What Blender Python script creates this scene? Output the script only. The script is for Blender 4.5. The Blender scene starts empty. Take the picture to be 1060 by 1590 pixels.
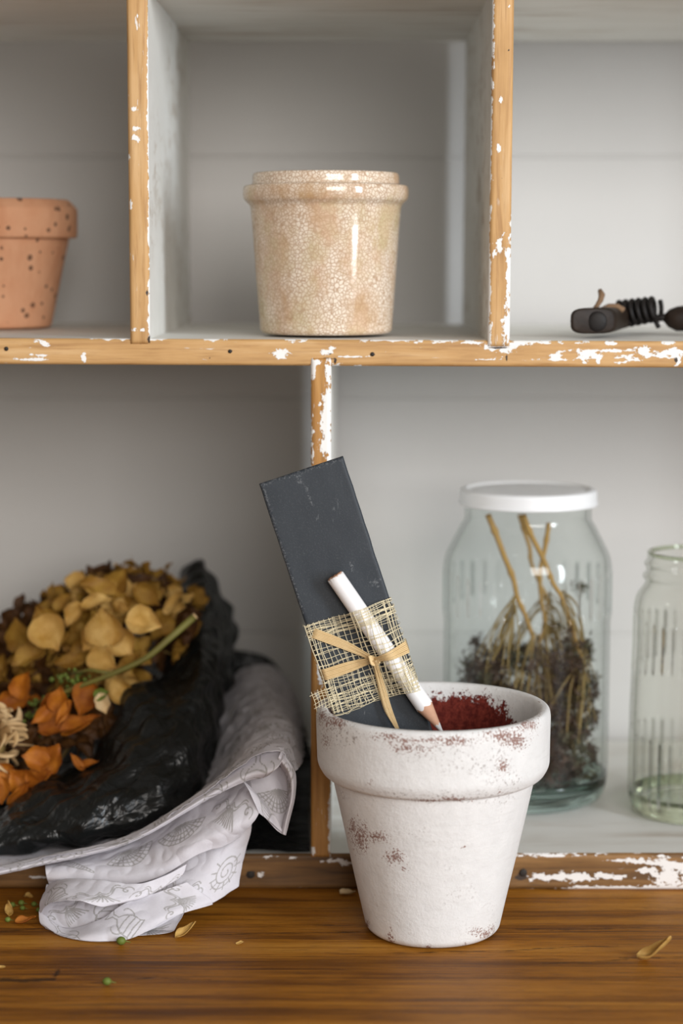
import bpy, bmesh, math, random
import numpy as np
from mathutils import Vector, Matrix, Euler, noise as mnoise
C = bpy.context.scene.collection
S = bpy.context.scene
PI = math.pi
random.seed(7)
R_ = random.random
def U(a, b): return a + (b - a) * R_()

# ---------------------------------------------------------------- camera, world, lights
F = 3100.0; W, H = 1060, 1590
CAM_H = 0.3242; PITCH = math.radians(7.26); YAW = math.radians(0.44)
cd = bpy.data.cameras.new('camera'); cam = bpy.data.objects.new('camera', cd); C.objects.link(cam)
cd.sensor_fit = 'VERTICAL'; cd.sensor_height = 36.0; cd.lens = F / H * 36.0
cam.location = (0, 0, CAM_H)
cam.rotation_euler = (PI / 2 - PITCH, 0, YAW)
cd.clip_start = 0.01; cd.clip_end = 50
cd.dof.use_dof = True; cd.dof.focus_distance = 0.960; cd.dof.aperture_fstop = 4.6
S.camera = cam
RM = Euler((PI / 2 - PITCH, 0, YAW)).to_matrix()
CP = Vector((0, 0, CAM_H))
RMI = RM.transposed()
def ray(px, py): return RM @ Vector(((px - W / 2) / F, -(py - H / 2) / F, -1))
def atY(px, py, Y):
    d = ray(px, py); return CP + d * (Y / d.y)
def atZ(px, py, z):
    d = ray(px, py); return CP + d * ((z - CAM_H) / d.z)
def atP(px, py, P0, n):
    d = ray(px, py); return CP + d * ((P0 - CP).dot(n) / d.dot(n))
def proj(p):
    q = RMI @ (Vector(p) - CP); return (W / 2 + F * q.x / -q.z, H / 2 - F * q.y / -q.z)

wd = bpy.data.worlds.new('room_light'); S.world = wd; wd.use_nodes = True
bg = wd.node_tree.nodes['Background']; bg.inputs[0].default_value = (1.0, 0.88, 0.77, 1); bg.inputs[1].default_value = 0.19
def area(name, loc, target, sx, sy, power, col):
    l = bpy.data.lights.new(name, 'AREA'); l.shape = 'RECTANGLE'; l.size = sx; l.size_y = sy; l.energy = power; l.color = col
    o = bpy.data.objects.new(name, l); C.objects.link(o); o.location = loc
    o.rotation_euler = (Vector(target) - Vector(loc)).to_track_quat('-Z', 'Y').to_euler(); return o
# tall window to the right of the photographer, and an added front fill with no visible source
area('window_light_right', (2.10, -0.95, 0.74), (0.0, 1.1, 0.3), 0.42, 1.6, 50, (0.86, 0.93, 1.0))
area('fill_light_front', (0.75, -1.9, 0.95), (0.0, 1.0, 0.2), 1.4, 1.1, 44, (1.0, 0.95, 0.905))
S.view_settings.view_transform = 'Standard'; S.view_settings.look = 'None'
S.view_settings.exposure = 0.4; S.view_settings.gamma = 1.0; S.view_settings.use_curve_mapping = False
S.cycles.max_bounces = 14; S.cycles.transparent_max_bounces = 24; S.cycles.transmission_bounces = 12

# ---------------------------------------------------------------- node helper
class G:
    def __init__(s, name):
        s.m = bpy.data.materials.new(name); s.m.use_nodes = True; s.t = s.m.node_tree
        s.b = s.t.nodes['Principled BSDF']; s.out = s.t.nodes['Material Output']
    def n(s, ty, **kw):
        x = s.t.nodes.new(ty)
        for k, v in kw.items(): setattr(x, k, v)
        return x
    def put(s, sock, v):
        if v is None: return
        if isinstance(v, bpy.types.NodeSocket): s.t.links.new(v, sock)
        elif isinstance(v, (tuple, list)) and len(v) == 3 and sock.type == 'RGBA': sock.default_value = (*v, 1)
        else: sock.default_value = v
    def co(s, kind='Object'): return s.n('ShaderNodeTexCoord').outputs[kind]
    def mp(s, v, sc=(1, 1, 1), loc=(0, 0, 0), rot=(0, 0, 0)):
        x = s.n('ShaderNodeMapping'); s.put(x.inputs[0], v); x.inputs[1].default_value = loc
        x.inputs[2].default_value = rot; x.inputs[3].default_value = sc; return x.outputs[0]
    def noise(s, v, sc, det=4, ro=.55, dist=0):
        x = s.n('ShaderNodeTexNoise'); s.put(x.inputs['Vector'], v); x.inputs['Scale'].default_value = sc
        x.inputs['Detail'].default_value = det; x.inputs['Roughness'].default_value = ro
        x.inputs['Distortion'].default_value = dist; return x.outputs['Fac']
    def vor(s, v, sc, feat='F1', out='Distance', rnd=1.0):
        x = s.n('ShaderNodeTexVoronoi', feature=feat); s.put(x.inputs['Vector'], v); x.inputs['Scale'].default_value = sc
        x.inputs['Randomness'].default_value = rnd; return x.outputs[out]
    def mr(s, v, a, b, c=0, d=1, smooth=False):
        x = s.n('ShaderNodeMapRange'); 
        if smooth: x.interpolation_type = 'SMOOTHSTEP'
        s.put(x.inputs[0], v)
        for i, q in enumerate((a, b, c, d)): x.inputs[i + 1].default_value = q
        return x.outputs[0]
    def ma(s, op, a, b=None, cl=False):
        x = s.n('ShaderNodeMath', operation=op); x.use_clamp = cl; s.put(x.inputs[0], a); s.put(x.inputs[1], b); return x.outputs[0]
    def mix(s, f, a, b, bt='MIX'):
        x = s.n('ShaderNodeMix', data_type='RGBA', blend_type=bt); s.put(x.inputs[0], f); s.put(x.inputs[6], a); s.put(x.inputs[7], b); return x.outputs[2]
    def ramp(s, f, stops):
        x = s.n('ShaderNodeValToRGB'); s.put(x.inputs[0], f); e = x.color_ramp.elements
        while len(e) < len(stops): e.new(0.5)
        for i, (p, c) in enumerate(stops): e[i].position = p; e[i].color = (*c, 1)
        return x.outputs[0]
    def attr(s, name): return s.n('ShaderNodeAttribute', attribute_name=name).outputs['Fac']
    def bump(s, h, st, dist=.001, prev=None):
        x = s.n('ShaderNodeBump'); x.inputs['Strength'].default_value = st; x.inputs['Distance'].default_value = dist
        s.put(x.inputs['Height'], h); s.put(x.inputs['Normal'], prev); return x.outputs[0]
    def fin(s, col=None, rough=None, nrm=None, **kw):
        s.put(s.b.inputs['Base Color'], col); s.put(s.b.inputs['Roughness'], rough); s.put(s.b.inputs['Normal'], nrm)
        for k, v in kw.items(): s.put(s.b.inputs[k.replace('_', ' ')], v)
        return s.m

# ---------------------------------------------------------------- materials
def m_wall():
    g = G('painted_plank_wall'); c = g.co()
    n = g.noise(c, 6, 3); col = g.mix(n, (0.49, 0.48, 0.465), (0.56, 0.55, 0.535))
    return g.fin(col, .6, g.bump(g.noise(g.mp(c, (4, 1, 60)), 4, 4), .15))
def m_paint():      # worn white paint over wood, inside the shelf
    g = G('worn_white_paint'); c = g.co()
    st = g.noise(g.mp(c, (7, 40, 90)), 1, 6, .65, .3)
    big = g.noise(c, 9, 3)
    wear = g.ma('MULTIPLY', g.mr(st, .50, .62), g.mr(big, .43, .60))
    grime = g.noise(g.mp(c, (3, 8, 12)), 3, 5, .6)
    col = g.mix(grime, (0.66, 0.65, 0.60), (0.86, 0.86, 0.83))
    col = g.mix(g.ma('MULTIPLY', wear, .5), col, (0.34, 0.25, 0.16))
    return g.fin(col, .62, g.bump(g.ma('ADD', st, g.ma('MULTIPLY', grime, .6)), .35))
def m_edge(name, tones, vertical=False, chip=(.84, .83, .80)):
    g = G(name); c = g.co()
    sc = (160, 30, 9) if vertical else (9, 30, 160)
    gr = g.noise(g.mp(c, sc), 1, 6, .6, .8)
    fine = g.noise(g.mp(c, tuple(q * 4 for q in sc)), 1, 4, .6)
    blot = g.noise(c, 22, 4)
    col = g.ramp(g.ma('ADD', g.ma('MULTIPLY', gr, .7), g.ma('MULTIPLY', blot, .3)), [(.30, tones[0]), (.5, tones[1]), (.68, tones[2])])
    col = g.mix(g.mr(fine, .52, .70, 0, .6), col, tones[0])
    ed = g.noise(g.mp(c, (260, 400, 420) if not vertical else (420, 400, 260)), 1, 5, .65)
    f = g.ma('ADD', g.attr('paint'), g.ma('MULTIPLY', g.ma('SUBTRACT', ed, .5), 2.0))
    msk = g.mr(f, .49, .54)
    fl = g.noise(g.mp(c, (90, 100, 700) if not vertical else (700, 100, 90)), 1, 3, .6)
    msk2 = g.ma('MULTIPLY', g.mr(fl, .655, .69), g.mr(blot, .50, .6, 0, .75))
    msk = g.ma('MAXIMUM', msk, msk2)
    dk = g.mr(g.ma('ADD', g.attr('dark'), g.ma('MULTIPLY', g.ma('SUBTRACT', ed, .5), .9)), .45, .6)
    col = g.mix(msk, col, chip); col = g.mix(dk, col, (0.035, 0.02, 0.012))
    return g.fin(col, .62, g.bump(g.ma('ADD', g.ma('MULTIPLY', gr, .4), msk), .5, .0006))
def m_table():
    g = G('oiled_timber_top'); c = g.co()
    w = g.noise(g.mp(c, (5, 12, 1)), 1, 3)
    cx = g.n('ShaderNodeCombineXYZ'); g.put(cx.inputs[1], g.ma('MULTIPLY', w, .008))
    va = g.n('ShaderNodeVectorMath', operation='ADD'); g.put(va.inputs[0], c); g.put(va.inputs[1], cx.outputs[0]); cc = va.outputs[0]
    a = g.noise(g.mp(cc, (2.2, 85, 1)), 1, 8, .68)
    b = g.noise(g.mp(cc, (16, 900, 1)), 1, 5, .75)
    d = g.noise(g.mp(c, (9, 60, 1), (4, 2, 0)), 1, 5, .6)
    big = g.noise(g.mp(c, (2.2, 16, 1), (1, 7, 0)), 1, 2)
    f = g.ma('ADD', g.ma('MULTIPLY', a, .36), g.ma('ADD', g.ma('MULTIPLY', b, .26), g.ma('ADD', g.ma('MULTIPLY', d, .2), g.ma('MULTIPLY', big, .2))))
    col = g.ramp(f, [(.40, (0.050, 0.016, 0.002)), (.46, (0.15, 0.050, 0.004)), (.52, (0.34, 0.128, 0.010)), (.60, (0.48, 0.215, 0.030))])
    kn = g.noise(g.mp(cc, (34, 210, 1)), 1, 5, .75)
    col = g.mix(g.ma('MULTIPLY', g.mr(kn, .60, .70, 0, .75), g.mr(d, .48, .6)), col, (0.05, 0.020, 0.006))
    po = g.noise(g.mp(cc, (70, 1500, 1)), 1, 3, .7); col = g.mix(g.mr(po, .56, .64, 0, .55), col, (0.06, 0.022, 0.005))
    po2 = g.noise(g.mp(cc, (5, 420, 1), (9, 0, 0)), 1, 3, .6); col = g.mix(g.mr(po2, .60, .68, 0, .6), col, (0.05, 0.018, 0.004))
    sp = g.noise(c, 1500, 3, .8)
    col = g.mix(g.mr(sp, .58, .72, 0, .35), col, (0.09, 0.035, 0.008))
    cr = g.mr(g.ma('ADD', g.attr('crack'), g.ma('MULTIPLY', g.ma('SUBTRACT', g.noise(g.mp(c, (120, 900, 1)), 1, 5, .7), .5), 2.6)), .75, 1.15)
    col = g.mix(g.ma('MULTIPLY', cr, .85), col, (0.022, 0.009, 0.003))
    return g.fin(col, g.mr(b, .3, .7, .42, .6), g.bump(g.ma('SUBTRACT', g.ma('ADD', b, g.ma('MULTIPLY', sp, .25)), g.ma('MULTIPLY', cr, 1.2)), .4, .0007), Specular_IOR_Level=.2)
def m_whitepot():
    g = G('chalky_white_clay'); c = g.co()
    sp = g.noise(c, 620, 5, .7); mid = g.noise(c, 130, 5, .65); big = g.noise(c, 32, 4, .6)
    brush = g.noise(g.mp(c, (60, 60, 520), rot=(0, .12, 0)), 1, 4, .6)
    base = g.mix(mid, (0.62, 0.615, 0.605), (0.78, 0.775, 0.765))
    base = g.mix(g.mr(brush, .55, .75, 0, .3), base, (0.56, 0.54, 0.52))
    grey = g.ma('MULTIPLY', g.mr(sp, .54, .64), g.mr(g.ma('ADD', big, g.ma('MULTIPLY', g.attr('grey'), .38)), .57, .74))
    base = g.mix(g.ma('MULTIPLY', grey, .85), base, (0.24, 0.20, 0.18))
    w = g.ma('ADD', g.attr('wear'), g.ma('MULTIPLY', g.ma('SUBTRACT', g.ma('ADD', g.ma('MULTIPLY', g.noise(c, 950, 4, .7), .8), g.ma('MULTIPLY', mid, .2)), .5), 3.4))
    clay = g.mix(g.noise(c, 300, 3), (0.14, 0.045, 0.028), (0.26, 0.11, 0.07))
    col = g.mix(g.mr(w, .70, .86, 0, .85), base, clay)
    inner = g.ma('ADD', g.attr('inside'), g.ma('MULTIPLY', g.ma('SUBTRACT', g.ma('ADD', g.ma('MULTIPLY', sp, .5), g.ma('MULTIPLY', mid, .5)), .5), 2.2))
    clay2 = g.mix(g.mr(g.noise(c, 420, 4, .7), .4, .7), (0.085, 0.010, 0.007), (0.21, 0.035, 0.022))
    col = g.mix(g.mr(inner, .42, .56), col, clay2)
    sk = g.noise(c, 1500, 2)
    return g.fin(col, .85, g.bump(g.ma('ADD', mid, g.ma('ADD', g.ma('MULTIPLY', sp, .5), g.ma('MULTIPLY', sk, .12))), .55, .0008), Specular_IOR_Level=.2)
def m_terracotta():
    g = G('speckled_terracotta'); c = g.co()
    n = g.noise(c, 55, 5, .6); st = g.noise(g.mp(c, (60, 60, 14)), 1, 4)
    col = g.mix(n, (0.64, 0.29, 0.15), (0.80, 0.47, 0.29)); col = g.mix(g.mr(st, .5, .7, 0, .5), col, (0.55, 0.22, 0.10))
    d = g.vor(c, 210); ch = g.vor(c, 210, out='Color')
    sep = g.n('ShaderNodeSeparateColor'); g.put(sep.inputs[0], ch)
    size = g.mr(sep.outputs[0], .5, 1, 0, .46)
    sp = g.ma('LESS_THAN', g.ma('ADD', d, g.ma('MULTIPLY', g.noise(c, 500, 2), .15)), g.ma('ADD', size, .03))
    col = g.mix(g.ma('MULTIPLY', sp, .85), col, (0.10, 0.045, 0.025))
    return g.fin(col, .8, g.bump(g.ma('SUBTRACT', g.noise(c, 600, 3), sp), .4, .0006))
def m_crock():
    g = G('crazed_cream_glaze'); c = g.co()
    cc = g.n('ShaderNodeVectorMath', operation='ADD'); g.put(cc.inputs[0], c)
    wn = g.n('ShaderNodeTexNoise'); g.put(wn.inputs['Vector'], c); wn.inputs['Scale'].default_value = 160
    sc = g.n('ShaderNodeVectorMath', operation='SCALE'); g.put(sc.inputs[0], wn.outputs['Color']); sc.inputs['Scale'].default_value = .0022
    g.put(cc.inputs[1], sc.outputs[0]); v = cc.outputs[0]
    e1 = g.vor(v, 520, 'DISTANCE_TO_EDGE'); e2 = g.vor(v, 210, 'DISTANCE_TO_EDGE')
    big = g.noise(c, 28, 4, .6); b2 = g.noise(g.mp(c, (1, 1, .6), (3, 1, 2)), 45, 4, .6)
    base = g.ramp(big, [(.36, (0.54, 0.45, 0.27)), (.46, (0.62, 0.49, 0.32)), (.54, (0.62, 0.44, 0.30)), (.64, (0.52, 0.35, 0.20))])
    cell = g.mix(g.mr(b2, .42, .60), base, (0.80, 0.70, 0.58))
    l1 = g.mr(e1, .02, .15, 1, 0); l2 = g.mr(e2, .0, .035, 1, 0)
    crack = g.ma('MAXIMUM', g.ma('MULTIPLY', l1, g.mr(b2, .30, .6, .25, .85)), g.ma('MULTIPLY', l2, .7))
    col = g.mix(g.ma('MULTIPLY', crack, .9), cell, (0.36, 0.20, 0.095))
    col = g.mix(g.mr(g.noise(c, 90, 4), .62, .75, 0, .5), col, (0.47, 0.33, 0.16))
    return g.fin(col, .10, g.bump(g.noise(c, 60, 2), .10, .001), Specular_IOR_Level=.6)
def m_slate():
    g = G('dark_slate'); c = g.co()
    n = g.noise(g.mp(c, (40, 40, 12)), 1, 6, .65); fine = g.noise(c, 1400, 3)
    col = g.mix(n, (0.011, 0.016, 0.022), (0.025, 0.033, 0.043))
    col = g.mix(g.mr(fine, .55, .8, 0, .25), col, (0.12, 0.13, 0.14))
    dust = g.ma('MULTIPLY', g.mr(g.noise(g.mp(c, (500, 500, 120)), 1, 5, .7), .60, .72), g.mr(g.noise(c, 55, 3), .53, .68))
    col = g.mix(g.ma('MULTIPLY', dust, .6), col, (0.33, 0.35, 0.36))
    mk = g.mr(g.ma('ADD', g.attr('chalk'), g.ma('MULTIPLY', g.ma('SUBTRACT', g.noise(c, 1100, 4, .8), .5), 3.2)), .75, 1.1)
    col = g.mix(g.ma('MULTIPLY', mk, .4), col, (0.22, 0.23, 0.24))
    return g.fin(col, .62, g.bump(g.ma('ADD', n, g.ma('MULTIPLY', fine, .2)), .35, .0006))
def m_simple(name, col, rough=.6, col2=None, sc=200, bump=0, **kw):
    g = G(name); c = g.co(); n = g.noise(c, sc, 4)
    cc = g.mix(n, col, col2 or tuple(q * .75 for q in col))
    return g.fin(cc, rough, g.bump(n, bump, .0006) if bump else None, **kw)
def m_petal(name, a, b, vein, edge, trans=.35):
    g = G(name); uv = g.co('UV'); c = g.co()
    n = g.noise(c, 90, 4, .6)
    col = g.mix(g.mr(n, .35, .65), a, b)
    sx = g.n('ShaderNodeSeparateXYZ'); g.put(sx.inputs[0], uv)
    u = g.ma('ABSOLUTE', g.ma('SUBTRACT', sx.outputs[0], .5))
    ang = g.ma('DIVIDE', g.ma('SUBTRACT', sx.outputs[0], .5), g.ma('ADD', sx.outputs[1], .15))
    ve = g.ma('SINE', g.ma('MULTIPLY', ang, 60))
    vf = g.ma('MULTIPLY', g.mr(ve, .3, 1, 0, .7), g.mr(g.noise(uv, 9, 4), .35, .7))
    col = g.mix(vf, col, vein)
    eg = g.ma('ADD', g.mr(u, .30, .5), g.mr(sx.outputs[1], .8, 1))
    col = g.mix(g.ma('MULTIPLY', eg, .45, True), col, edge)
    bl = g.noise(uv, 4, 4, .7); col = g.mix(g.mr(bl, .6, .75, 0, .55), col, edge)
    g.fin(col, .6, g.bump(ve, .25, .0003), Specular_IOR_Level=.3)
    t = g.n('ShaderNodeBsdfTranslucent'); g.put(t.inputs[0], col)
    mx = g.n('ShaderNodeMixShader'); mx.inputs[0].default_value = trans
    g.t.links.new(g.b.outputs[0], mx.inputs[1]); g.t.links.new(t.outputs[0], mx.inputs[2]); g.t.links.new(mx.outputs[0], g.out.inputs[0])
    return g.m
def m_tissue():
    g = G('printed_white_tissue'); c = g.co()
    n = g.noise(c, 700, 4, .7)
    col = g.mix(n, (0.74, 0.72, 0.76), (0.84, 0.82, 0.86))
    ink = g.mr(g.attr('ink'), .1, .7, 0, .7)
    col = g.mix(ink, col, (0.33, 0.31, 0.28))
    g.fin(col, .7, g.bump(g.ma('ADD', n, g.noise(c, 120, 3)), .25, .0006), Specular_IOR_Level=.3)
    t = g.n('ShaderNodeBsdfTranslucent'); g.put(t.inputs[0], col)
    mx = g.n('ShaderNodeMixShader'); mx.inputs[0].default_value = .3
    g.t.links.new(g.b.outputs[0], mx.inputs[1]); g.t.links.new(t.outputs[0], mx.inputs[2]); g.t.links.new(mx.outputs[0], g.out.inputs[0])
    return g.m
def m_black():
    g = G('black_crinkled_wrap'); c = g.co()
    wn = g.n('ShaderNodeTexNoise'); g.put(wn.inputs['Vector'], c); wn.inputs['Scale'].default_value = 30
    sv = g.n('ShaderNodeVectorMath', operation='SCALE'); g.put(sv.inputs[0], wn.outputs['Color']); sv.inputs['Scale'].default_value = .05
    va = g.n('ShaderNodeVectorMath', operation='ADD'); g.put(va.inputs[0], c); g.put(va.inputs[1], sv.outputs[0])
    def fac(sc): x = g.n('ShaderNodeTexVoronoi', feature='F1', distance='MANHATTAN'); g.put(x.inputs['Vector'], va.outputs[0]); x.inputs['Scale'].default_value = sc; return x.outputs['Distance']
    n = g.noise(c, 60, 5, .6, .6); n2 = g.noise(c, 300, 4, .6)
    return g.fin((0.0035, 0.0045, 0.0045), g.mr(n, .3, .7, .27, .42), g.bump(g.ma('ADD', fac(75), g.ma('ADD', g.ma('MULTIPLY', fac(190), .35), g.ma('MULTIPLY', n2, .12))), 0.45, .0022), Specular_IOR_Level=.42)
def m_glass(name, edge, face, rib=0, ior=1.5):
    # thin-walled clear glass: lets light straight through, tinted, mirror-like towards grazing angles
    g = G(name); c = g.co()
    lw = g.n('ShaderNodeLayerWeight'); lw.inputs[0].default_value = .5
    f = g.mr(lw.outputs['Facing'], .5, 1.0, 0, 1); f = g.ma('POWER', f, 3.0)
    tr = g.n('ShaderNodeBsdfTransparent'); g.put(tr.inputs[0], g.mix(f, face, edge))
    nm = g.bump(g.noise(g.mp(c, (60, 60, 20)), 1, 2), .12, .002)
    if rib:
        sx = g.n('ShaderNodeSeparateXYZ'); g.put(sx.inputs[0], c)
        an = g.ma('ARCTAN2', sx.outputs[1], sx.outputs[0])
        r = g.ma('SINE', g.ma('MULTIPLY', an, rib))
        zm = g.attr('ribs')
        nm = g.bump(g.ma('MULTIPLY', r, zm), .9, .0022, nm)
    gl = g.n('ShaderNodeBsdfGlossy'); gl.inputs['Roughness'].default_value = .04; g.put(gl.inputs['Normal'], nm)
    lw2 = g.n('ShaderNodeLayerWeight'); lw2.inputs[0].default_value = .5; g.put(lw2.inputs['Normal'], nm)
    frv = g.ma('ADD', .022, g.ma('MULTIPLY', g.ma('POWER', lw2.outputs['Facing'], 4.5), .75))
    mx = g.n('ShaderNodeMixShader'); g.put(mx.inputs[0], frv)
    g.t.links.new(tr.outputs[0], mx.inputs[1]); g.t.links.new(gl.outputs[0], mx.inputs[2]); g.t.links.new(mx.outputs[0], g.out.inputs[0])
    return g.m
def m_solidglass(name, col):
    g = G(name); return g.fin(col, .03, None, Transmission_Weight=1.0, IOR=1.46)
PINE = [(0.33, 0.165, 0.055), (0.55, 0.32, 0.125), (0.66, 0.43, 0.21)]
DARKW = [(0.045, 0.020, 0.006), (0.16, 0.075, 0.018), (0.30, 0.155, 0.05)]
M = dict(
    wall=m_wall(), paint=m_paint(), pine_h=m_edge('stripped_pine_edge', PINE), pine_v=m_edge('stripped_pine_upright_edge', PINE, True),
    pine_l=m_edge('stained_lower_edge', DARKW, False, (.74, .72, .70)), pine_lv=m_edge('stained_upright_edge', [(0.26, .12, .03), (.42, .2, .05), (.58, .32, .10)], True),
    table=m_table(), pot=m_whitepot(), terra=m_terracotta(), crock=m_crock(), slate=m_slate(),
    pencil=m_simple('white_lacquer', (0.86, 0.85, 0.85), .42, (0.80, .79, .79), 120), pwood=m_simple('bare_cedar', (0.62, 0.36, 0.24), .7, (.50, .27, .17), 500, .3),
    lead=m_simple('white_lead', (0.72, 0.72, 0.71), .6), hess=m_simple('natural_scrim', (0.80, 0.72, 0.52), .8, (.64, .55, .35), 400),
    raffia=m_simple('pale_raffia', (0.76, 0.58, 0.32), .55, (.62, .43, .20), 300, .2),
    iron=m_simple('blackened_iron', (0.006, 0.005, 0.005), .55, (.014, .010, .008), 150, .4, Specular_IOR_Level=.25),
    handle=m_simple('dark_worn_wood', (0.007, 0.0055, 0.005), .55, (.03, .016, .008), 220, .5, Specular_IOR_Level=.25), twine=m_simple('jute_twine', (0.22, 0.13, 0.07), .9, None, 900, .4),
    lid=m_simple('white_enamelled_lid', (0.80, 0.81, 0.82), .3, (.76, .77, .78), 40), gasket=m_simple('lid_lining', (0.55, .56, .55), .5),
    stem=m_simple('dried_ochre_stem', (0.44, 0.26, 0.07), .7, (.32, .18, .045), 160, .3), twig=m_simple('dried_olive_twig', (0.30, 0.20, 0.06), .7, (.20, .13, .04), 160),
    bloom=m_simple('dried_brown_bloom', (0.085, 0.045, 0.028), .8, (.03, .02, .012), 70), bloom2=m_simple('dried_green_bloom', (0.06, 0.06, 0.025), .8, (.10, .08, .05), 70),
    gstem=m_simple('green_stem', (0.17, 0.165, 0.022), .65, (.12, .09, .02), 120, .2), bud=m_simple('green_bud', (0.14, 0.20, 0.02), .65, (.08, .10, .015), 150),
    cream=m_petal('cream_petal', (0.80, 0.63, 0.38), (0.62, 0.44, 0.22), (.36, .20, .08), (.50, .30, .12), .15),
    tan=m_petal('golden_tan_petal', (0.42, 0.245, 0.04), (0.26, 0.125, 0.017), (.20, .09, .015), (.15, .06, .01), .2),
    gold=m_petal('pale_gold_petal', (0.72, 0.48, 0.16), (0.54, 0.31, 0.065), (.44, .22, .05), (.34, .15, .03), .22),
    brown=m_petal('brown_petal', (0.10, 0.038, 0.006), (0.045, 0.018, 0.004), (.03, .01, .003), (.02, .008, .002), .1),  # dried brown, kept dark so inner florets carry the shade between petals
    orange=m_petal('orange_petal', (0.46, 0.155, 0.010), (0.26, 0.066, 0.005), (.20, .045, .004), (.20, .045, .004), .15),
    tissue=m_tissue(), black=m_black(),
    glass=m_glass('clear_jar_glass', (0.42, 0.50, 0.47), (0.965, 0.98, 0.975), 34), glass2=m_glass('green_tinted_jar_glass', (0.36, 0.41, 0.30), (0.968, 0.972, 0.955), 36),
    base1=m_solidglass('thick_base_glass', (0.66, 0.80, 0.76)), base2=m_solidglass('thick_green_base_glass', (0.72, 0.80, 0.62)),
    floor=m_simple('room_floorboards', (0.30, 0.20, 0.12), .6, (.22, .14, .08), 8), hole=m_simple('rusty_nail_head', (0.02, 0.014, 0.01), .7),
    wtable=m_simple('table_leg_timber', (0.30, 0.14, 0.03), .6, (.18, .08, .015), 12),
)

# ---------------------------------------------------------------- object helpers
def tag(o, label=None, cat=None, group=None, kind=None):
    if label: o['label'] = label
    if cat: o['category'] = cat
    if group: o['group'] = group
    if kind: o['kind'] = kind
    return o
def thing(name, loc, label, cat, group=None):
    o = bpy.data.objects.new(name, None); C.objects.link(o); o.location = loc; o.empty_display_size = .02
    return tag(o, label, cat, group)
def link(name, me, mats, parent=None, loc=None):
    """mesh data is in world coordinates; move it into the frame of its parent (or to loc)"""
    if not isinstance(mats, (list, tuple)): mats = [mats]
    for m in mats: me.materials.append(m)
    o = bpy.data.objects.new(name, me); C.objects.link(o)
    if parent is not None:
        P = Vector((0, 0, 0)); q = parent
        while q is not None: P = P + Vector(q.location); q = q.parent
        me.transform(Matrix.Translation(-P)); o.parent = parent
    elif loc is not None:
        me.transform(Matrix.Translation(-Vector(loc))); o.location = loc
    return o
def pymesh(v, f, smooth=True, name='mesh'):
    me = bpy.data.meshes.new(name); me.from_pydata([tuple(p) for p in v], [], f); me.update()
    if smooth: me.polygons.foreach_set('use_smooth', [True] * len(me.polygons))
    return me
def fattr(me, name, vals):
    a = me.attributes.new(name, 'FLOAT', 'POINT'); a.data.foreach_set('value', np.asarray(vals, dtype=np.float32))
class MB:
    def __init__(s): s.v = []; s.f = []; s.uv = []
    def add(s, v, f, uv=None):
        o = len(s.v); s.v += [tuple(p) for p in v]; s.f += [tuple(i + o for i in q) for q in f]
        s.uv += uv if uv else [(0, 0)] * len(v); return s
    def tube(s, pts, r, seg=8, cap=True, flat=1.0, up=None):
        pts = [Vector(p) for p in pts]; n = len(pts)
        rs = r if isinstance(r, (list, tuple)) else [r] * n
        v = []; f = []; pu = None
        for i, p in enumerate(pts):
            t = (pts[min(i + 1, n - 1)] - pts[max(i - 1, 0)]).normalized()
            if pu is None:
                pu = Vector(up) if up else (Vector((0, 0, 1)) if abs(t.z) < .9 else Vector((1, 0, 0)))
            a = pu - t * pu.dot(t)
            if a.length < 1e-6: a = t.orthogonal()
            a.normalize(); pu = a; b = t.cross(a)
            for k in range(seg):
                an = 2 * PI * k / seg; v.append(p + (a * math.cos(an) * flat + b * math.sin(an)) * rs[i])
        for i in range(n - 1):
            for k in range(seg): f.append((i * seg + k, i * seg + (k + 1) % seg, (i + 1) * seg + (k + 1) % seg, (i + 1) * seg + k))
        if cap: f.append(tuple(range(seg))[::-1]); f.append(tuple((n - 1) * seg + k for k in range(seg)))
        return s.add(v, f)
    def ball(s, c, rx, ry=None, rz=None, nu=10, nv=7):
        ry = ry or rx; rz = rz or rx; v = []; f = []
        for j in range(nv + 1):
            for i in range(nu):
                a = 2 * PI * i / nu; b = PI * j / nv
                v.append(Vector(c) + Vector((rx * math.sin(b) * math.cos(a), ry * math.sin(b) * math.sin(a), rz * math.cos(b))))
        for j in range(nv):
            for i in range(nu): f.append((j * nu + i, j * nu + (i + 1) % nu, (j + 1) * nu + (i + 1) % nu, (j + 1) * nu + i))
        return s.add(v, f)
    def build(s, name, mats, parent=None, loc=None, smooth=True):
        me = pymesh(s.v, s.f, smooth, name)
        if any(u != (0, 0) for u in s.uv):
            l = me.uv_layers.new(name='UVMap'); idx = [0] * len(me.loops); me.loops.foreach_get('vertex_index', idx)
            l.data.foreach_set('uv', [q for i in idx for q in s.uv[i]])
        return link(name, me, mats, parent, loc)
def box_me(x0, x1, y0, y1, z0, z1, bev=.0):
    bm = bmesh.new(); bmesh.ops.create_cube(bm, size=1)
    for v in bm.verts: v.co = Vector((x0 + (v.co.x + .5) * (x1 - x0), y0 + (v.co.y + .5) * (y1 - y0), z0 + (v.co.z + .5) * (z1 - z0)))
    if bev: bmesh.ops.bevel(bm, geom=bm.edges[:], offset=bev, segments=3, affect='EDGES', profile=.6)
    me = bpy.data.meshes.new('box'); bm.to_mesh(me); bm.free(); return me
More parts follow.
